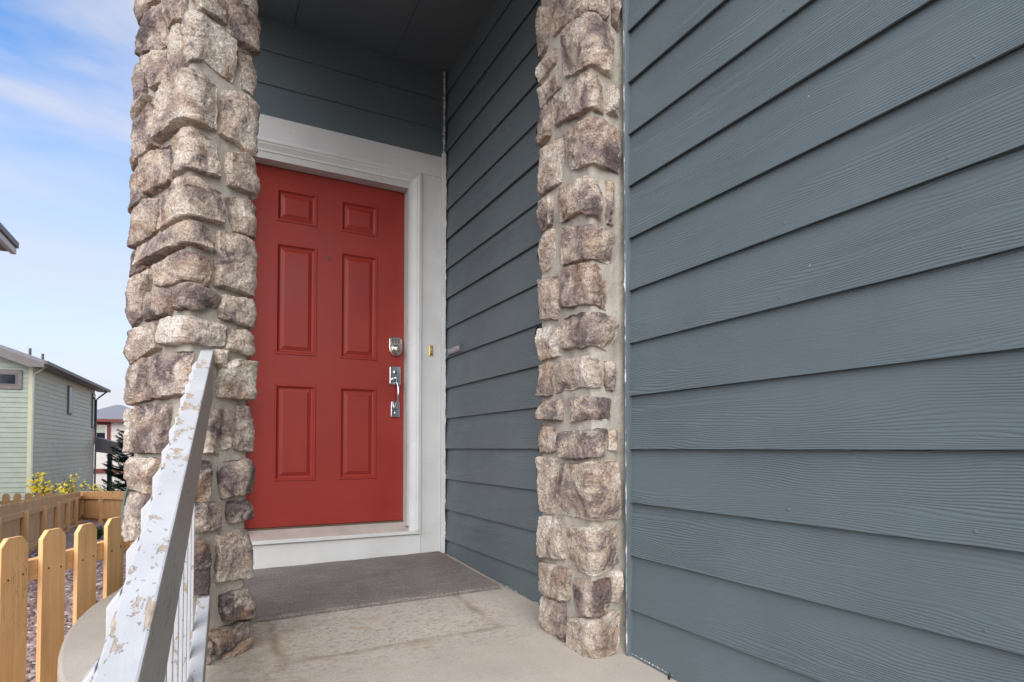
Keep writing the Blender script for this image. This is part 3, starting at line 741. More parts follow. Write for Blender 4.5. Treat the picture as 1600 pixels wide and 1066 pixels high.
# pilaster on the side wall
pil = Path([(1.204, 2.045), (1.204, 1.703), (WX + 0.02, 1.703)], 0.012, False)
DR = [
 (0, [(192,112),(288,42)], [(192,605),(288,480)], .42), (0, [(352,-50),(700,-70)], [(352,372),(420,292),(715,122)], .5),
 (0, [(742,-50),(900,-50)], [(735,108),(890,205),(942,160)], .5), (0, [(982,-60),(1048,-60)], [(1002,222),(1044,305)], .42),
 (0, [(462,332),(720,142),(988,332)], [(472,795),(740,672),(960,788)], .5), (0, [(172,692),(368,505)], [(168,845),(368,645)], .56),
 (0, [(182,930),(388,735)], [(192,1128),(418,902)], .58), (0, [(372,1000),(700,772),(878,900)], [(374,1305),(720,1132),(903,1170)], .46),
 (0, [(942,912),(1028,932)], [(947,1158),(1038,1195)], .55),
 (1, [(182,332),(308,195)], [(192,645),(318,542)], .45), (1, [(492,542),(760,384),(1045,530)], [(542,905),(740,824),(1045,935)], .48),
 (1, [(182,702),(438,545)], [(192,1155),(428,1020)], .56),
 (2, [(422,232),(690,104),(858,232)], [(432,575),(640,464),(858,556)], .42), (2, [(922,132),(988,152)], [(942,588),(998,598)], .5),
 (2, [(192,372),(338,312)], [(172,685),(328,600)], .42), (2, [(442,652),(700,614),(998,722)], [(442,1016),(690,952),(970,1026)], .45),
 (2, [(152,782),(348,662)], [(132,1105),(358,1020)], .62),
 (3, [(422,222),(680,144),(918,232)], [(432,598),(700,562),(928,608)], .36), (3, [(212,322),(380,275)], [(194,698),(398,708)], .5),
 (3, [(462,722),(770,644),(1025,750)], [(462,1026),(720,1000),(982,1056)], .5), (3, [(202,812),(428,792)], [(212,1145),(418,1100)], .66),
 (4, [(382,302),(700,254),(858,302)], [(362,628),(650,552),(868,578)], .52), (4, [(162,352),(328,312)], [(162,656),(328,638)], .58),
 (4, [(912,302),(988,312)], [(932,598),(1003,598)], .48), (4, [(172,712),(438,702)], [(192,888),(438,908)], .42),
 (4, [(522,682),(720,664),(958,692)], [(532,926),(740,890),(958,928)], .46),
 (5, [(182,104),(348,114)], [(212,378),(388,368)], .4), (5, [(422,182),(700,154),(898,144)], [(452,428),(700,438),(918,380)], .34),
 (5, [(952,152),(1043,152)], [(947,338),(1030,376)], .55), (5, [(202,434),(378,444)], [(202,978),(348,1026)], .58),
 (5, [(422,512),(720,494),(1038,484)], [(384,1018),(700,1066),(1046,1056)], .5),
 (6, [(192,192),(438,204)], [(202,598),(458,626)], .6), (6, [(532,292),(740,302),(1038,274)], [(512,688),(740,786),(1038,700)], .5),
 (6, [(192,664),(518,742)], [(164,918),(310,1008),(508,1056)], .55), (6, [(582,834),(740,874),(968,824)], [(592,1148),(770,1226),(928,1138)], .3),
 (6, [(992,772),(1076,764)], [(978,1058),(1066,1076)], .58),
 (7, [(182,194),(468,264)], [(168,618),(300,708),(468,746)], .46), (7, [(532,404),(770,414),(1046,324)], [(524,818),(770,866),(1046,710)], .54),
]
masonry('stone_pilaster', 'stone pilaster built against the blue-grey side wall', 'pilaster', pil, 2.184, fz, DR, 810, 5, 0.017, 0.029)

# ------------------------------------------------------------------ door frame
fr = empty('door_frame', (0.63, WY, -0.66)); tag(fr, 'white painted casing, jamb and sill around the red door', 'door frame')
box('casing_board', 'trim', fr, 1.1755, 1.3045, WY - 0.001, WY + 0.019, fz(1.2, WY) + 0.004, 1.701, 0.002)
box('casing_board', 'trim', fr, -0.055, 0.088, WY - 0.001, WY + 0.019, fz(0, WY) + 0.004, 1.701, 0.002)
box('head_board', 'trim_x', fr, -0.055, 1.3045, WY - 0.003, WY + 0.0185, 1.7015, 1.832, 0.002)
box('edge_strip', 'trim', fr, 1.3055, WX - 0.001, WY - 0.02, WY + 0.0185, fz(1.3, WY) + 0.003, 1.858, 0.003)
caulk_strip('caulk_bead', (1.3265, WY - 0.0205, -0.64), (1.3265, WY - 0.0205, 1.85), 0.006, 6.6, 0.55, (-0.5, -0.85, 0), 300, fr)
def mould(x0, x1, zt, zb, fr):
    """brick moulding: stepped profile mitred round the head"""
    prof = [(0.0, 0.014), (0.006, 0.026), (0.024, 0.030), (0.032, 0.024), (0.038, 0.024), (0.050, 0.016), (0.060, 0.010), (0.072, 0.008)]  # inset from outer edge, projection
    b = MB()
    for (o, h) in prof:
        b.v += [(x0 + o, WY - h, zb), (x0 + o, WY - h, zt - o), (x1 - o, WY - h, zt - o), (x1 - o, WY - h, zb)]
    for i in range(len(prof) - 1):
        q = i * 4
        b.f += [(q + k, q + k + 1, q + k + 5, q + k + 4) for k in range(3)]
    n_ = len(b.v)
    for o in (0.0, 0.072):
        b.v += [(x0 + o, WY + 0.018, zb), (x0 + o, WY + 0.018, zt - o), (x1 - o, WY + 0.018, zt - o), (x1 - o, WY + 0.018, zb)]
    l = (len(prof) - 1) * 4
    b.f += [(k, k + 1, n_ + k + 1, n_ + k) for k in range(3)] + [(l + k, n_ + 4 + k, n_ + 5 + k, l + k + 1) for k in range(3)]
    b.f += [(n_ + k, n_ + k + 1, n_ + k + 5, n_ + k + 4) for k in range(3)]
    return b.build('brick_moulding', 'trim', fr)
mould(0.0885, 1.175, 1.701, -0.500, fr)
box('jamb', 'jamb', fr, 1.0885, 1.103, WY - 0.004, DY + 0.05, -0.47, 1.6285)
box('jamb', 'jamb', fr, 0.1605, 0.175, WY - 0.004, DY + 0.05, -0.47, 1.6285)
box('head_jamb', 'jamb', fr, 0.1755, 1.088, WY - 0.004, DY + 0.05, 1.590, 1.6284)
for nm, xx in (('weatherstrip', (1.0845, 1.088)), ('weatherstrip', (0.1755, 0.179))):
    box(nm, 'brass_edge', fr, xx[0], xx[1], DY + 0.004, DY + 0.02, -0.445, 1.589)
sl = MB().prism([(WY - 0.012, -0.525), (WY - 0.012, -0.502), (DY + 0.004, -0.452), (DY + 0.05, -0.452), (DY + 0.05, -0.525)], 0, 0.1035, 1.1595)
sl.build('sill', 'sill', fr, 0.002)
box('sill_nosing', 'trim_x', fr, 0.089, 1.1745, WY - 0.020, WY - 0.0125, -0.520, -0.500, 0.002)
box('kick_board', 'trim_x', fr, 0.0885, 1.175, WY - 0.004, WY + 0.018, fz(0.6, WY) - 0.012, -0.5205, 0.002)
box('threshold_strip', 'brass_edge', fr, 0.1755, 1.088, DY - 0.003, DY + 0.018, -0.4515, -0.4435)

# ------------------------------------------------------------------ front door
dx0, dx1, dz0, dz1 = 0.1795, 1.084, -0.440, 1.587
door = empty('front_door', (0.632, DY + 0.02, dz0)); tag(door, 'red six-panel front door with keypad deadbolt and chrome handle', 'door')
PAN = [(0.342, 0.567, 1.282, 1.470), (0.698, 0.920, 1.282, 1.470), (0.342, 0.567, 0.528, 1.162), (0.698, 0.920, 0.528, 1.162), (0.342, 0.567, -0.186, 0.361), (0.698, 0.920, -0.186, 0.361)]
xsd = sorted({dx0, dx1, 0.342, 0.567, 0.698, 0.920}); zsd = sorted({dz0, dz1} | {p[2] for p in PAN} | {p[3] for p in PAN})
b = MB(); nx = len(xsd)
b.v = [(x, DY, z) for z in zsd for x in xsd]
for j in range(len(zsd) - 1):
    for i in range(nx - 1):
        mxx, mzz = (xsd[i] + xsd[i + 1]) / 2, (zsd[j] + zsd[j + 1]) / 2
        if any(p[0] < mxx < p[1] and p[2] < mzz < p[3] for p in PAN): continue
        b.f.append((j * nx + i, j * nx + i + 1, (j + 1) * nx + i + 1, (j + 1) * nx + i))
q = len(b.v)
b.v += [(dx0, DY + 0.044, dz0), (dx1, DY + 0.044, dz0), (dx1, DY + 0.044, dz1), (dx0, DY + 0.044, dz1)]
tl = (len(zsd) - 1) * nx
b.f += [(q + 3, q + 2, q + 1, q), (0, q, q + 1, nx - 1), (tl + nx - 1, q + 2, q + 3, tl), (tl, q + 3, q, 0), (nx - 1, q + 1, q + 2, tl + nx - 1)]
b.build('slab', 'red', door, fix=False, origin=(0.632, DY, dz0))
RING = [(0.0, 0.0), (0.003, -0.004), (0.011, -0.004), (0.015, 0.002), (0.021, 0.008), (0.027, 0.009), (0.045, 0.0035), (0.048, 0.0015)]
for (x0, x1, z0, z1) in PAN:
    p = MB()
    for (i, d) in RING: p.v += [(x0 + i, DY + d, z0 + i), (x1 - i, DY + d, z0 + i), (x1 - i, DY + d, z1 - i), (x0 + i, DY + d, z1 - i)]
    for k in range(len(RING) - 1):
        a = 4 * k
        p.f += [(a + e, a + (e + 1) % 4, a + 4 + (e + 1) % 4, a + 4 + e) for e in range(4)]
    a = 4 * (len(RING) - 1); p.f.append((a, a + 1, a + 2, a + 3))
    p.build('panel', 'red', door, fix=False, origin=((x0 + x1) / 2, DY, z0))
# hardware
def plate(x0, x1, z0, z1, d, ch=0.006):
    return MB().prism([(x0 + ch, z0), (x1 - ch, z0), (x1, z0 + ch), (x1, z1 - ch), (x1 - ch, z1), (x0 + ch, z1), (x0, z1 - ch), (x0, z0 + ch)], 1, DY - d, DY + 0.001)
cx = 1.031
# arched deadbolt plate with keypad
pts = [(0.990, 0.602), (0.994, 0.586), (1.004, 0.572), (1.020, 0.564), (1.042, 0.564), (1.058, 0.572), (1.068, 0.586), (1.072, 0.602), (1.072, 0.668), (1.060, 0.676), (1.031, 0.681), (1.002, 0.676), (0.990, 0.668)]
db = MB().prism(pts, 1, DY - 0.020, DY + 0.001).build('deadbolt', 'nickel', door, 0.004)
for i in range(3):
    for j in range(3): box('keypad_button', 'plate_edge', db, 1.005 + i * 0.018, 1.019 + i * 0.018, DY - 0.0225, DY - 0.0198, 0.640 + j * 0.011, 0.648 + j * 0.011)
MB().lathe([(0.0305, 0.0), (0.0305, 0.010), (0.026, 0.014), (0.019, 0.017), (0.019, 0.030), (0.022, 0.034), (0.021, 0.039), (0.010, 0.041)], (cx, DY - 0.020, 0.600), seg=28).build('thumb_turn', 'nickel', db, smooth=True)
box('keyway', 'dark', db, cx - 0.0015, cx + 0.0015, DY - 0.0618, DY - 0.061, 0.594, 0.607)
hs = plate(0.996, 1.066, 0.386, 0.500, 0.014).build('handle_plate', 'chrome', door, 0.003)
MB().lathe([(0.014, 0.0), (0.014, 0.006), (0.011, 0.008)], (cx, DY - 0.014, 0.462), seg=20).build('lock_cylinder', 'nickel', hs, smooth=True)
box('keyhole', 'dark', hs, cx - 0.006, cx + 0.006, DY - 0.0232, DY - 0.0222, 0.452, 0.472)
MB().tube([(cx - 0.004, DY - 0.012, 0.418), (cx - 0.004, DY - 0.034, 0.424), (cx - 0.004, DY - 0.052, 0.420)], [0.009, 0.010, 0.013], 10).build('thumb_latch', 'chrome', hs, smooth=True)
gr = []
for i in range(15):
    t = i / 14; z = 0.405 - t * 0.165
    d = 0.014 + 0.050 * math.sin(math.pi * min(1, 0.08 + t * 0.92)) ** 0.6
    gr.append((cx + 0.006 - 0.006 * t, DY - d, z))
MB().tube(gr, [0.0095 - 0.003 * math.sin(math.pi * i / 14) for i in range(15)], 12).build('grip', 'chrome', door, smooth=True)
lp = plate(1.005, 1.060, 0.188, 0.285, 0.013).build('lower_plate', 'chrome', door, 0.003)
MB().lathe([(0.008, 0.0), (0.008, 0.004), (0.004, 0.006)], (cx, DY - 0.013, 0.212), seg=16).build('screw_cap', 'chrome', lp, smooth=True)
MB().lathe([(0.0085, 0.0), (0.0085, 0.003), (0.006, 0.005), (0.0045, 0.003)], (0.633, DY, 1.110), seg=18).build('peephole', 'plate_edge', door, smooth=True)

# doorbell and small plate sign
bell = empty('doorbell', (1.237, WY - 0.001, 0.57)); tag(bell, 'small brass doorbell on the white door casing', 'doorbell')
box('bell_plate', 'brass', bell, 1.225, 1.249, WY - 0.010, WY - 0.0012, 0.570, 0.636, 0.003)
MB().lathe([(0.008, 0.0), (0.008, 0.004), (0.005, 0.006)], (1.237, WY - 0.010, 0.606), seg=18).build('bell_button', 'sill', bell, smooth=True)
box('name_slot', 'dark', bell, 1.230, 1.244, WY - 0.0106, WY - 0.0098, 0.577, 0.586)
sg = empty('wall_sign', (WX, 3.30, 0.566)); tag(sg, 'tiny grey lettered plate screwed to the siding beside the door casing', 'sign')
sx = WX - 0.001
box('backing', 'plate_edge', sg, sx - 0.007, sx + 0.004, 3.198, 3.398, 0.567, 0.615, 0.002)
box('face', 'plate', sg, sx - 0.0085, sx - 0.0072, 3.206, 3.390, 0.573, 0.609)
cu = bpy.data.curves.new('lettering', 'FONT'); cu.body = 'NO SOLICITING'; cu.size = 0.030; cu.align_x = 'CENTER'; cu.align_y = 'CENTER'; cu.extrude = 0.0004
to = bpy.data.objects.new('lettering_src', cu); COL.objects.link(to); bpy.context.view_layer.update()
tm = bpy.data.meshes.new_from_object(to.evaluated_get(bpy.context.evaluated_depsgraph_get())); bpy.data.objects.remove(to)
wd = max(v.co.x for v in tm.vertices) - min(v.co.x for v in tm.vertices); k = min(1.0, 0.165 / wd)
lt = bpy.data.objects.new('lettering', tm); COL.objects.link(lt); tm.materials.append(M['plate_text'])
lt.location = (sx - 0.0092, 3.298, 0.591); lt.rotation_euler = (R(90), 0, R(-90)); lt.scale = (k, 1, 1); child(lt, sg)

# doormat
mt = MB(); nx_, ny_ = 40, 28; x0, x1, y0, y1 = 0.17, 1.290, 2.605, 3.455
cxm, cym = (x0 + x1) / 2, (y0 + y1) / 2
for top in (1, 0):
    for j in range(ny_ + 1):
        for i in range(nx_ + 1):
            u, v = i / nx_, j / ny_; x = x0 + (x1 - x0) * u; y = y0 + (y1 - y0) * v
            if j == 0: y += 0.004 * mn.noise(Vector((x * 6, 1, 0)))
            z = fz(x, y) + 0.003 + (0.013 if top else 0) + 0.0025 * (mn.noise(Vector((x * 5, y * 5, 0))) + 1) * (1 if j else 0.4)
            if top == 0: z = fz(x, y) + 0.003
            mt.v.append((x, y, z))
per = (nx_ + 1) * (ny_ + 1)
for j in range(ny_):
    for i in range(nx_):
        a = j * (nx_ + 1) + i; mt.f.append((a, a + 1, a + nx_ + 2, a + nx_ + 1)); mt.f.append((per + a, per + a + nx_ + 1, per + a + nx_ + 2, per + a + 1))
rim = [i for i in range(nx_ + 1)] + [j * (nx_ + 1) + nx_ for j in range(1, ny_ + 1)] + [ny_ * (nx_ + 1) + i for i in range(nx_ - 1, -1, -1)] + [j * (nx_ + 1) for j in range(ny_ - 1, 0, -1)]
for a, c in zip(rim, rim[1:] + rim[:1]): mt.f.append((a, per + a, per + c, c))
mo = mt.build('doormat', 'mat', None, origin=(cxm, cym, fz(cxm, cym)))
tag(mo, 'worn grey-brown woven doormat in front of the door', 'doormat')

# small black cable end at the wall foot
cb = MB().tube([(1.318, 1.452, fz(1.318, 1.45) - 0.01), (1.317, 1.450, fz(1.318, 1.45) + 0.010), (1.319, 1.449, fz(1.318, 1.45) + 0.018)], 0.0038, 10)
cb = cb.build('cable_stub', 'dark', None, smooth=True, origin=(1.318, 1.45, fz(1.318, 1.45))); tag(cb, 'short black cable stub at the foot of the side wall', 'cable')

# ------------------------------------------------------------------ stair railing
SL = 0.3442
def rail_x(y): return 0.0217 - 0.0468 * (2.2 - y)        # right edge of the top rail
def rail_z(y): return 0.3202 - SL * (2.2 - y)             # top of the top rail
rl = empty('stair_railing', (rail_x(1.0), 1.0, -1.1)); tag(rl, 'weathered white wooden stair railing with peeling paint running down from the stone column', 'railing')
def sloped(name, xo0, xo1, zt, zb, ya, yb, mat='peel', bevel=0.003, n=1):
    b = MB()
    vs = []
    for y in (ya, yb):
        for xo, zo in ((xo0, zb), (xo1, zb), (xo1, zt), (xo0, zt)):
            vs.append((rail_x(y) + xo, y, rail_z(y) + zo))
    b.add(vs, [(0, 1, 2, 3), (7, 6, 5, 4), (0, 4, 5, 1), (1, 5, 6, 2), (2, 6, 7, 3), (3, 7, 4, 0)])
    return b.build(name, mat, rl, bevel, origin=(rail_x((ya + yb) / 2), (ya + yb) / 2, rail_z((ya + yb) / 2)))
sloped('top_rail', -0.038, 0.0, 0.0, -0.155, -0.55, 2.245)
sloped('bottom_rail', -0.038, 0.0, -0.815, -0.905, -0.55, 2.245)
BAL = 0.124
yb = 0.935 + 0.124 * 9; srcb = None
while yb > -0.5:
    xb = rail_x(yb) - 0.0385; zt = rail_z(yb) - 0.008; zb = rail_z(yb) - 0.90
    b = MB(); wv = 0.036; tx = 0.013
    h = zt - zb
    b.add([(-tx, -wv / 2, 0), (0, -wv / 2, 0), (0, wv / 2, 0), (-tx, wv / 2, 0), (-tx, -wv / 2, h - 0.012), (0, -wv / 2, h + 0.006), (0, wv / 2, h + 0.006), (-tx, wv / 2, h - 0.012)],
          [(3, 2, 1, 0), (4, 5, 6, 7), (0, 1, 5, 4), (1, 2, 6, 5), (2, 3, 7, 6), (3, 0, 4, 7)])
    if srcb is None:
        srcb = b.build('baluster', 'peel_b', None, 0.0015); srcb.location = (xb, yb, zb); child(srcb, rl)
    else: inst(srcb, 'baluster', rl, (xb, yb, zb))
    yb -= BAL
box('newel_post', 'peel', rl, rail_x(-0.55) - 0.075, rail_x(-0.55) + 0.014, -0.64, -0.5505, -1.33, rail_z(-0.55) + 0.06, 0.004)

# pale green plastic strip on the outer side of the column
ps = [at_depth(px, py, 2.28) for px, py in ((199, 758), (194, 772), (190.5, 790), (189, 808), (189, 822), (191, 830))]
gs = MB(); nn = len(ps)
for p in ps: gs.v += [(p.x, p.y, p.z), (p.x + 0.006, p.y + 0.002, p.z), (p.x + 0.03, p.y + 0.07, p.z), (p.x + 0.024, p.y + 0.07, p.z)]
for i in range(nn - 1):
    a = 4 * i; gs.f += [(a + k, a + (k + 1) % 4, a + 4 + (k + 1) % 4, a + 4 + k) for k in range(4)]
gs.f += [(3, 2, 1, 0), tuple(range(4 * nn - 4, 4 * nn))]
tag(gs.build('plastic_strip', 'vinyl', None, origin=tuple(ps[-1])), 'thin bent pale green plastic strip against the outer side of the stone column', 'strip')

# ------------------------------------------------------------------ near picket fence
def picket_mesh(wd, ht, th, ear):
    b = MB(); h = wd / 2
    return b.prism([(-h, 0), (h, 0), (h, ht - ear), (h - ear * 0.95, ht), (-h + ear * 0.95, ht), (-h, ht - ear)], 1, -th / 2, th / 2)
faz = R(24); fd = Vector((math.sin(faz), math.cos(faz), 0)); f0 = Vector((-0.656, 2.945, 0)); fn = Vector((-fd.y, fd.x, 0))
pf = empty('picket_fence', tuple(f0 + Vector((0, 0, gz(0, 3))))); tag(pf, 'honey-coloured cedar picket fence standing beside the porch slab', 'fence')
src = None
for k in range(-4, 5):
    p = f0 + fd * (0.215 * k); zt = -0.347 + 0.003 * math.sin(k * 2.1); zb = zt - 1.06
    if src is None:
        src = picket_mesh(0.136, 1.06, 0.018, 0.034).build('picket', 'cedar', None, 0.0015); src.location = (p.x, p.y, zb); src.rotation_euler = (0, 0, math.pi / 2 - faz); child(src, pf)
    else: inst(src, 'picket', pf, (p.x, p.y, zb), math.pi / 2 - faz + rnd.uniform(-0.02, 0.02))
nh_src = None
for k in range(-4, 5):
    for dx in (-0.035, 0.038):
        p = f0 + fd * (0.215 * k + dx) - fn * 0.0105; zz = -0.50 + rnd.uniform(-0.012, 0.012)
        if nh_src is None:
            nh_src = MB().lathe([(0.0042, 0.0), (0.0042, 0.0015), (0.002, 0.002)], (0, 0, 0), seg=8).build('nail_head', 'bark'); nh_src.location = (p.x, p.y, zz); nh_src.rotation_euler = (0, 0, math.pi / 2 - faz); child(nh_src, pf)
        else: inst(nh_src, 'nail_head', pf, (p.x, p.y, zz), math.pi / 2 - faz)
for zc in (-0.50, -1.18):
    rb = MB().box(-0.02, 0.018, -0.95, 0.95, -0.042, 0.042).build('rail', 'cedar_r', None, 0.002)
    c = f0 + fd * 0.0 + fn * 0.030; rb.location = (c.x, c.y, zc); rb.rotation_euler = (0, 0, -faz); child(rb, pf)

# ------------------------------------------------------------------ long weathered fences further down the garden
def fence(name, label, a, b, hgt, pitch, pw, post_gap, side_sign, stuffed, round_top=False, post_w=0.10, ear=0.025):
    a, b = Vector((*a, 0)), Vector((*b, 0)); d = (b - a); Ln = d.length; d.normalize(); nrm = Vector((d.y, -d.x, 0)) * side_sign
    ang = math.atan2(d.y, d.x)
    f = empty(name, (a.x, a.y, gz(a.x, a.y) - 0.0)); tag(f, label, 'fence')
    base = lambda p: gz(p.x, p.y) + 0.05
    n_ = int(Ln / pitch)
    if stuffed:
        row = MB()
        for k in range(n_ + 1):
            p = a + d * (k * pitch); q = picket_mesh(pw, hgt + rnd.uniform(-0.012, 0.012), 0.018, ear); co, si = math.cos(ang), math.sin(ang); z = base(p)
            row.add([(p.x + v[0] * co - v[1] * si, p.y + v[0] * si + v[1] * co, z + v[2]) for v in q.v], q.f)
        o = row.build('picket_row', 'cedar_d', f); o['kind'] = 'stuff'
    else:
        s_ = None
        for k in range(n_ + 1):
            p = a + d * (k * pitch); loc = (p.x, p.y, base(p))
            if s_ is None:
                s_ = picket_mesh(pw, hgt, 0.018, ear).build('picket', 'cedar_d'); s_.location = loc; s_.rotation_euler = (0, 0, ang); child(s_, f)
            else: inst(s_, 'picket', f, loc, ang)
    m = max(1, round(Ln / post_gap))
    for k in range(m + 1):
        p = a + d * (Ln * k / m) + nrm * (0.012 + post_w / 2)
        po = MB().box(-post_w / 2, post_w / 2, -post_w / 2, post_w / 2, 0, hgt - 0.10).build('post', 'cedar_p', None, 0.004); po.location = (p.x, p.y, base(p) - 0.05); po.rotation_euler = (0, 0, ang); child(po, f)
    for k in range(m):
        for hh in (hgt - 0.20, 0.14):
            p, q = a + d * (Ln * k / m + post_w / 2 + 0.002), a + d * (Ln * (k + 1) / m - post_w / 2 - 0.002)
            c = (p + q) / 2 + nrm * 0.034; le = (q - p).length
            r_ = MB().box(-le / 2, le / 2, -0.02, 0.02, -0.045, 0.045).build('rail', 'cedar_p'); r_.location = (c.x, c.y, base((p + q) / 2) + hh)
            r_.rotation_euler = (0, -math.asin((base(q) - base(p)) / le) if le else 0, ang); child(r_, f)
    return f
fence('garden_fence', 'long brown close-boarded fence running downhill with its posts and rails on this side', (-2.34, 8.0), (-3.57, 23.6), 0.95, 0.148, 0.140, 2.4, 1, True)
fence('boundary_fence', 'brown board fence crossing in front of the spruce tree', (-3.57, 23.75), (-1.2, 19.3), 0.95, 0.165, 0.14, 1.9, 1, False, ear=0.03)
fence('neighbour_fence', 'low fence of wide dog-eared pickets in front of the pale green house', (-4.25, 17.5), (-3.22, 17.7), 1.02, 0.20, 0.14, 1.0, 1, False, ear=0.04)

# ------------------------------------------------------------------ gravel
def scatter_rocks(n, area, seed):
    r = random.Random(seed); b = MB(); b.tint = []
    t = (1 + 5 ** 0.5) / 2
    ico = [Vector(v).normalized() for v in [(-1, t, 0), (1, t, 0), (-1, -t, 0), (1, -t, 0), (0, -1, t), (0, 1, t), (0, -1, -t), (0, 1, -t), (t, 0, -1), (t, 0, 1), (-t, 0, -1), (-t, 0, 1)]]
    fc = [(0, 11, 5), (0, 5, 1), (0, 1, 7), (0, 7, 10), (0, 10, 11), (1, 5, 9), (5, 11, 4), (11, 10, 2), (10, 7, 6), (7, 1, 8), (3, 9, 4), (3, 4, 2), (3, 2, 6), (3, 6, 8), (3, 8, 9), (4, 9, 5), (2, 4, 11), (6, 2, 10), (8, 6, 7), (9, 8, 1)]
    for i in range(n):
        x, y = area(r); sz = r.uniform(0.016, 0.036) * (1 + 0.03 * max(0, y - 3))
        e = Matrix.Rotation(r.uniform(0, 6.28), 3, 'Z') @ Matrix.Rotation(r.uniform(-0.6, 0.6), 3, 'X')
        s3 = (sz * r.uniform(0.9, 1.5), sz * r.uniform(0.7, 1.1), sz * r.uniform(0.5, 0.8)); c = Vector((x, y, gz(x, y) + sz * r.uniform(0.1, 0.5)))
        b.add([c + e @ Vector((v.x * s3[0] * r.uniform(0.7, 1.2), v.y * s3[1] * r.uniform(0.7, 1.2), v.z * s3[2] * r.uniform(0.7, 1.2))) for v in ico], fc)
        b.tint += [min(1, max(0, r.gauss(0.52, 0.24)))] * 20
    return b
def area(r):
    y = 2.2 + 12.0 * r.random() ** 1.5; xa, xb_ = -0.26 * y - 0.30, -0.075 * y - 0.15
    return r.uniform(xa, xb_), y
tag(scatter_rocks(15000, area, 4).build('rock_mulch', 'rock', fix=False), 'reddish and grey crushed rock mulch between the fences', 'gravel', kind='stuff')

# ------------------------------------------------------------------ neighbouring houses
def lap_wall(x0, x1, z0, z1, lap, dep=0.02):
    """saw-tooth lap siding on a plane: local x along, y outwards (-y is the face), z up"""
    b = MB(); z = z0
    while z < z1 - 0.01:
        t = min(z + lap, z1)
        b.add([(x0, 0, t), (x1, 0, t), (x1, -dep, z), (x0, -dep, z), (x1, 0, z), (x0, 0, z)], [(3, 2, 1, 0), (5, 4, 2, 3)]); z = t
    return b
# green house: local frame, origin at its near corner, x along the gable wall to the left, y along the side wall
GC = Vector((-5.45, 26.35, 0)); ga = R(-2.4)
gh = empty('green_house', (GC.x, GC.y, gz(GC.x, GC.y))); tag(gh, 'pale green lap-sided two-storey house with taupe eaves beyond the fences', 'house')
Gm = Matrix.Translation(GC) @ Matrix.Rotation(ga, 4, 'Z')
def gpart(b, name, mat, parent=gh, bevel=0):
    b.v = [tuple(Gm @ Vector(p)) for p in b.v]; return b.build(name, mat, parent, bevel)
zb, zt, Ls = -3.3, 2.95, 10.3
ww = MB(); zz_ = zb; sl_ = 0.37; ov = 0.45
xr_ = lambda z: min(0.0, ov - (z - zt - 0.015) / sl_)
while zz_ < zt + 1.7:
    t_ = zz_ + 0.175; xa, xb2 = xr_(zz_), xr_(t_)
    ww.add([(-7.0, 0, t_), (xb2, 0, t_), (xa, -0.02, zz_), (-7.0, -0.02, zz_), (xa, 0, zz_), (-7.0, 0, zz_)], [(3, 2, 1, 0), (5, 4, 2, 3)]); zz_ = t_
wallg = gpart(ww, 'gable_wall', 'green')
ws = lap_wall(0.0, Ls, zb, zt + 0.02, 0.175); ws.v = [(-p[1], p[0], p[2]) for p in ws.v]
walls = gpart(ws, 'side_wall', 'green_s')
gpart(MB().box(-6.9, -0.01, 0.01, Ls - 0.01, zb, zt), 'house_core', 'green')
gpart(MB().box(-0.09, 0.028, -0.026, -0.021, zb, zt).box(0.021, 0.026, -0.02, 0.09, zb, zt), 'corner_board', 'green_s')
# roof: falls from the left down to the eave at x=+0.42
sl_ = 0.37; ov = 0.45; yr0, yr1 = -0.42, Ls + 0.8
rf = MB().prism([(ov, zt + 0.02), (ov, zt + 0.14), (-4.0, zt + 0.14 + sl_ * (4.0 + ov)), (-7.5, zt + 0.14 + sl_ * (1.0 + ov)), (-7.5, zt + 0.02 + sl_ * (1.0 + ov)), (-4.0, zt + 0.02 + sl_ * (4.0 + ov))], 1, yr0, yr1)
roof = gpart(rf, 'roof', 'shingle')
gpart(MB().prism([(ov, zt - 0.12), (ov, zt + 0.02), (-4.0, zt + 0.02 + sl_ * (4.0 + ov)), (-4.0, zt - 0.20 + sl_ * (4.0 + ov)), (0.0, zt - 0.12)], 1, yr0 - 0.03, yr0 + 0.02), 'rake_board', 'fascia', roof)
gpart(MB().box(0.03, ov - 0.01, yr0 + 0.021, yr1, zt - 0.03, zt + 0.015), 'soffit', 'fascia', roof)
gpart(MB().box(ov, ov + 0.11, yr0 - 0.05, yr1, zt - 0.02, zt + 0.11), 'gutter', 'gutter', roof, 0.01)
gpart(MB().tube([(ov + 0.03, -0.30, zt - 0.03), (0.30, -0.20, zt - 0.22), (0.10, -0.07, zt - 0.34), (0.075, -0.05, zt - 0.5), (0.075, -0.05, zb)], 0.04, 8), 'downspout', 'green', gh)
gpart(MB().tube([(ov + 0.03, Ls + 0.25, zt - 0.03), (0.2, Ls - 0.02, zt - 0.35), (0.09, Ls - 0.1, zt - 0.5), (0.09, Ls - 0.1, zb)], 0.04, 8), 'downspout', 'gutter', gh)
for (vx, vy) in ((-1.35, 0.5), (-0.45, 1.5), (-0.28, 2.4)):
    z_ = zt + 0.12 + sl_ * (ov - vx)
    gpart(MB().tube([(vx, vy, z_ - 0.05), (vx, vy, z_ + 0.33)], 0.045, 8), 'vent_pipe', 'gutter', roof)
def gwin_front(x0, x1, z0, z1):
    f = gpart(MB().box(x0, x1, -0.06, -0.0205, z0, z1), 'window', 'fascia')
    gpart(MB().box(x0 + 0.12, x1 - 0.12, -0.068, -0.0605, z0 + 0.12, z1 - 0.12), 'frame', 'gutter', f)
    gpart(MB().box(x0 + 0.18, x1 - 0.18, -0.072, -0.0685, z0 + 0.18, z1 - 0.18), 'pane', 'glass', f)
gwin_front(-1.75, -0.27, 2.06, 2.74)
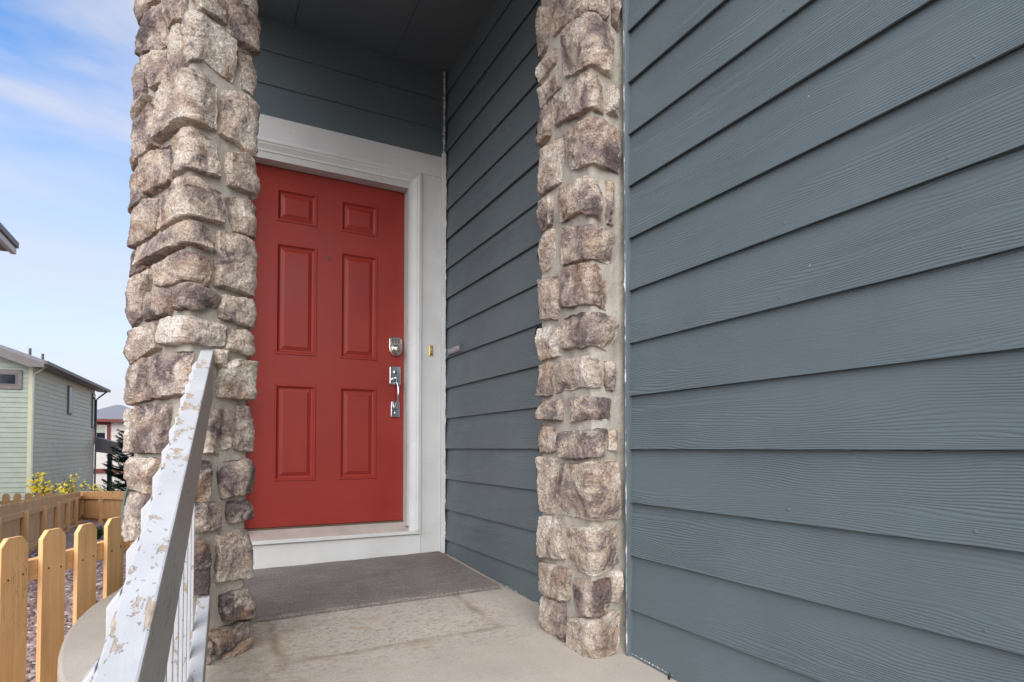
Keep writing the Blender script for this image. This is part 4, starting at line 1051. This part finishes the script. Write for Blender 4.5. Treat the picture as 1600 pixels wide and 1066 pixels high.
def gwin_side(y0, y1, z0, z1):
    f = gpart(MB().box(0.0205, 0.06, y0, y1, z0, z1), 'window', 'fascia')
    gpart(MB().box(0.0605, 0.068, y0 + 0.07, y1 - 0.07, z0 + 0.09, z1 - 0.07), 'pane', 'glass', f)
gwin_side(4.85, 5.5, 1.45, 2.70); gwin_side(9.55, 10.2, 1.0, 2.75)
pr = gpart(MB().prism([(0.05, -0.2), (1.0, -0.35), (1.0, 0.25), (0.05, 0.55)], 1, Ls + 0.1, Ls + 1.6), 'porch_roof', 'gutter')
gpart(MB().box(0.55, 0.75, Ls + 0.2, Ls + 0.4, zb, -0.28), 'porch_post', 'glass')

# cream house with red trim, further back
WC = Vector((-8.0, 50.0, 0)); wh = empty('cream_house', (WC.x, WC.y, gz(WC.x, WC.y))); tag(wh, 'cream house with dark red trim and grey hip roof behind the spruce', 'house')
def wpart(b, name, mat, parent=wh): b.v = [(p[0] + WC.x, p[1] + WC.y, p[2]) for p in b.v]; return b.build(name, mat, parent)
e_ = 1.98
wpart(MB().box(0, 4.6, 0, 8, -4.2, e_), 'wall', 'white_w')
hr = MB(); hr.add([(-0.5, -0.5, e_ + 0.02), (5.1, -0.5, e_ + 0.02), (5.1, 8.5, e_ + 0.02), (-0.5, 8.5, e_ + 0.02), (1.95, 4.0, e_ + 1.32), (2.35, 4.0, e_ + 1.32)],
                  [(0, 1, 5, 4), (1, 2, 5), (2, 3, 4, 5), (3, 0, 4), (3, 2, 1, 0)])
hro = wpart(hr, 'roof', 'shingle')
wpart(MB().box(-0.55, 5.15, -0.62, -0.52, e_ - 0.16, e_ + 0.04), 'fascia', 'redtrim', hro)
def wwin(x0, x1, z0, z1):
    f = wpart(MB().box(x0 - 0.22, x1 + 0.22, -0.05, -0.002, z0 - 0.22, z1 + 0.22), 'window', 'redtrim')
    wpart(MB().box(x0, x1, -0.07, -0.0505, z0, z1), 'frame', 'white_w', f)
    wpart(MB().box(x0 + 0.10, x1 - 0.10, -0.08, -0.0705, z0 + 0.1, (z0 + z1) / 2), 'pane', 'glass', f)
    wpart(MB().box(x0 + 0.10, x1 - 0.10, -0.08, -0.0705, (z0 + z1) / 2 + 0.01, z1 - 0.1), 'pane', 'blind', f)
wwin(1.22, 1.90, 0.50, 1.62)
wpart(MB().box(0.3, 4.4, -0.10, -0.002, -1.75, -1.45), 'band', 'redtrim')

# eave of the house next door, jutting into the sky
ec = at_depth(20, 390, 12.0); zr = ec.z
nh = empty('next_house', (ec.x - 3, ec.y - 4, gz(0, ec.y - 4))); tag(nh, 'grey-white house whose gutter and eave corner jut into the sky', 'house')
MB().box(ec.x - 6.5, ec.x - 0.62, ec.y - 9, ec.y - 0.32, gz(0, 10) - 0.4, zr).build('wall', 'white_w', nh)
rf2 = MB().prism([(ec.x, zr + 0.02), (ec.x, zr + 0.16), (ec.x - 3.4, zr + 1.5), (ec.x - 7.1, zr + 0.16), (ec.x - 7.1, zr + 0.02), (ec.x - 3.4, zr + 1.36)], 1, ec.y - 9.3, ec.y).build('roof', 'shingle', nh)
MB().box(ec.x + 0.001, ec.x + 0.10, ec.y - 9.3, ec.y, zr + 0.03, zr + 0.15).build('gutter', 'gutter', rf2, 0.008)
MB().box(ec.x - 0.03, ec.x + 0.06, ec.y - 9.3, ec.y - 0.01, zr - 0.10, zr + 0.0195).build('fascia', 'white_w', rf2)
MB().box(ec.x - 0.60, ec.x - 0.035, ec.y - 9.3, ec.y - 0.012, zr - 0.06, zr - 0.02).build('soffit', 'fascia', rf2)
MB().box(ec.x - 0.61, ec.x - 0.30, ec.y - 0.55, ec.y - 0.18, zr - 0.26, zr - 0.065).build('eave_return', 'white_w', rf2)

# ------------------------------------------------------------------ spruce, flowering shrubs, weeds
def spruce(base, ht, rad, seed):
    r = random.Random(seed); t = empty('spruce_tree', tuple(base)); tag(t, 'dark green spruce tree standing in front of the cream house', 'tree')
    MB().tube([base, base + Vector((0.02, 0, ht * 0.5)), base + Vector((0, 0, ht))], [0.11, 0.07, 0.01], 8).build('trunk', 'bark', t)
    b = MB(); b.tint = []; zz = 0.35
    while zz < ht - 0.1:
        f = 1 - zz / ht; n_ = 9 if f > 0.3 else 6
        for k in range(n_):
            a = r.uniform(0, 6.28); ln = rad * (f ** 0.8) * r.uniform(0.75, 1.15) + 0.08
            d = Vector((math.cos(a), math.sin(a), 0)); p0 = base + Vector((0, 0, zz + r.uniform(-0.07, 0.07)))
            m_ = max(5, int(ln / 0.04)); droop = r.uniform(0.10, 0.24)
            for i in range(m_):
                q = (i + 1) / m_; c = p0 + d * (ln * q) + Vector((0, 0, -droop * ln * math.sin(q * 2.6) + 0.22 * ln * q * q))
                for e in range(9):
                    an = a + r.uniform(-1.5, 1.5); l = r.uniform(0.12, 0.26) * (1.15 - 0.5 * q); dd = Vector((math.cos(an), math.sin(an), r.uniform(-0.35, 0.45))).normalized()
                    sd_ = dd.cross(Vector((r.uniform(-0.4, 0.4), r.uniform(-0.4, 0.4), 1))).normalized() * r.uniform(0.018, 0.034)
                    b.add([c - sd_, c + sd_, c + dd * l], [(0, 1, 2)]); b.tint.append(min(1, max(0, r.gauss(0.3 + 0.45 * q * q, 0.15))))
        zz += 0.17
    b.build('crown', 'needle', t, fix=False)
def on_ground(px, depth):
    p = at_depth(px, 700, depth); return Vector((p.x, p.y, gz(p.x, p.y)))
sb = on_ground(209, 25.5); spruce(sb, 4.5, 1.35, 5)
def bush(name, label, cat, px, depth, top_px, spread, seed, flowers, leaf_mat='leaf', group=None):
    r = random.Random(seed); base = on_ground(px, depth); ztop = -(top_px - 700) / F_PX * depth; h = ztop - base.z
    t = empty(name, tuple(base)); tag(t, label, cat, group)
    stm = MB(); lv = MB(); lv.tint = []; fl = MB(); fl.tint = []
    for k in range(16):
        a = r.uniform(0, 6.28); o = Vector((math.cos(a), math.sin(a), 0)) * spread * math.sqrt(r.random()); hh = h * r.uniform(0.62, 1.0)
        tip = base + o + Vector((0, 0, hh)); midp = base + o * 0.45 + Vector((0, 0, hh * 0.5))
        stm.tube([base + o * 0.15, midp, tip], [0.008, 0.006, 0.003], 5)
        for i in range(46):
            q = r.uniform(0.15, 1.0); c = (base + o * 0.15).lerp(midp, q * 2) if q < 0.5 else midp.lerp(tip, q * 2 - 1)
            an = r.uniform(0, 6.28); dd = Vector((math.cos(an), math.sin(an), r.uniform(-0.3, 0.7))).normalized(); l = r.uniform(0.05, 0.12)
            sd_ = dd.cross(Vector((0, 0, 1))).normalized() * l * 0.22
            lv.add([c, c + dd * l * 0.5 + sd_, c + dd * l, c + dd * l * 0.5 - sd_], [(0, 1, 2, 3)]); lv.tint.append(r.random())
        for i in range(flowers):
            c = tip + Vector((r.uniform(-0.13, 0.13), r.uniform(-0.13, 0.13), r.uniform(-0.42, 0.05)))
            nrm = Vector((r.uniform(-0.8, 0.8), r.uniform(-1.0, 0.1), r.uniform(0.1, 1.0))).normalized(); u = nrm.orthogonal().normalized(); v = nrm.cross(u)
            rad = r.uniform(0.035, 0.060)
            for pp in range(7):
                t0 = pp * 2 * math.pi / 7
                w1 = (u * math.cos(t0) + v * math.sin(t0)); w2 = (u * math.cos(t0 + 0.35) + v * math.sin(t0 + 0.35)); w3 = (u * math.cos(t0 - 0.35) + v * math.sin(t0 - 0.35))
                fl.add([c, c + w3 * rad * 0.7, c + w1 * rad - nrm * 0.008, c + w2 * rad * 0.7], [(0, 1, 2, 3)]); fl.tint.append(r.random())
    stm.build('stems', 'leaf', t); o = lv.build('leaves', leaf_mat, t, fix=False); o['kind'] = 'stuff'
    if flowers: o = fl.build('blossoms', 'petal', t, fix=False); o['kind'] = 'stuff'
bush('flowering_shrub', 'yellow flowering shrub in front of the green house corner', 'shrub', 70, 17.5, 738, 0.30, 11, 12)
bush('flowering_shrub', 'sparser yellow flowering shrub before the green house side wall', 'shrub', 118, 21.0, 736, 0.42, 12, 6)
bush('flowering_shrub', 'small clump of yellow flowers by the far end of the fence', 'shrub', 148, 22.5, 758, 0.20, 14, 9)
bush('leafy_bush', 'light green leafy bush at the foot of the spruce', 'shrub', 172, 23.5, 740, 0.55, 13, 0)
bush('weed_clump', 'small green weed clump on the rock mulch by the fence', 'weed', 152, 13.5, 824, 0.28, 15, 0)
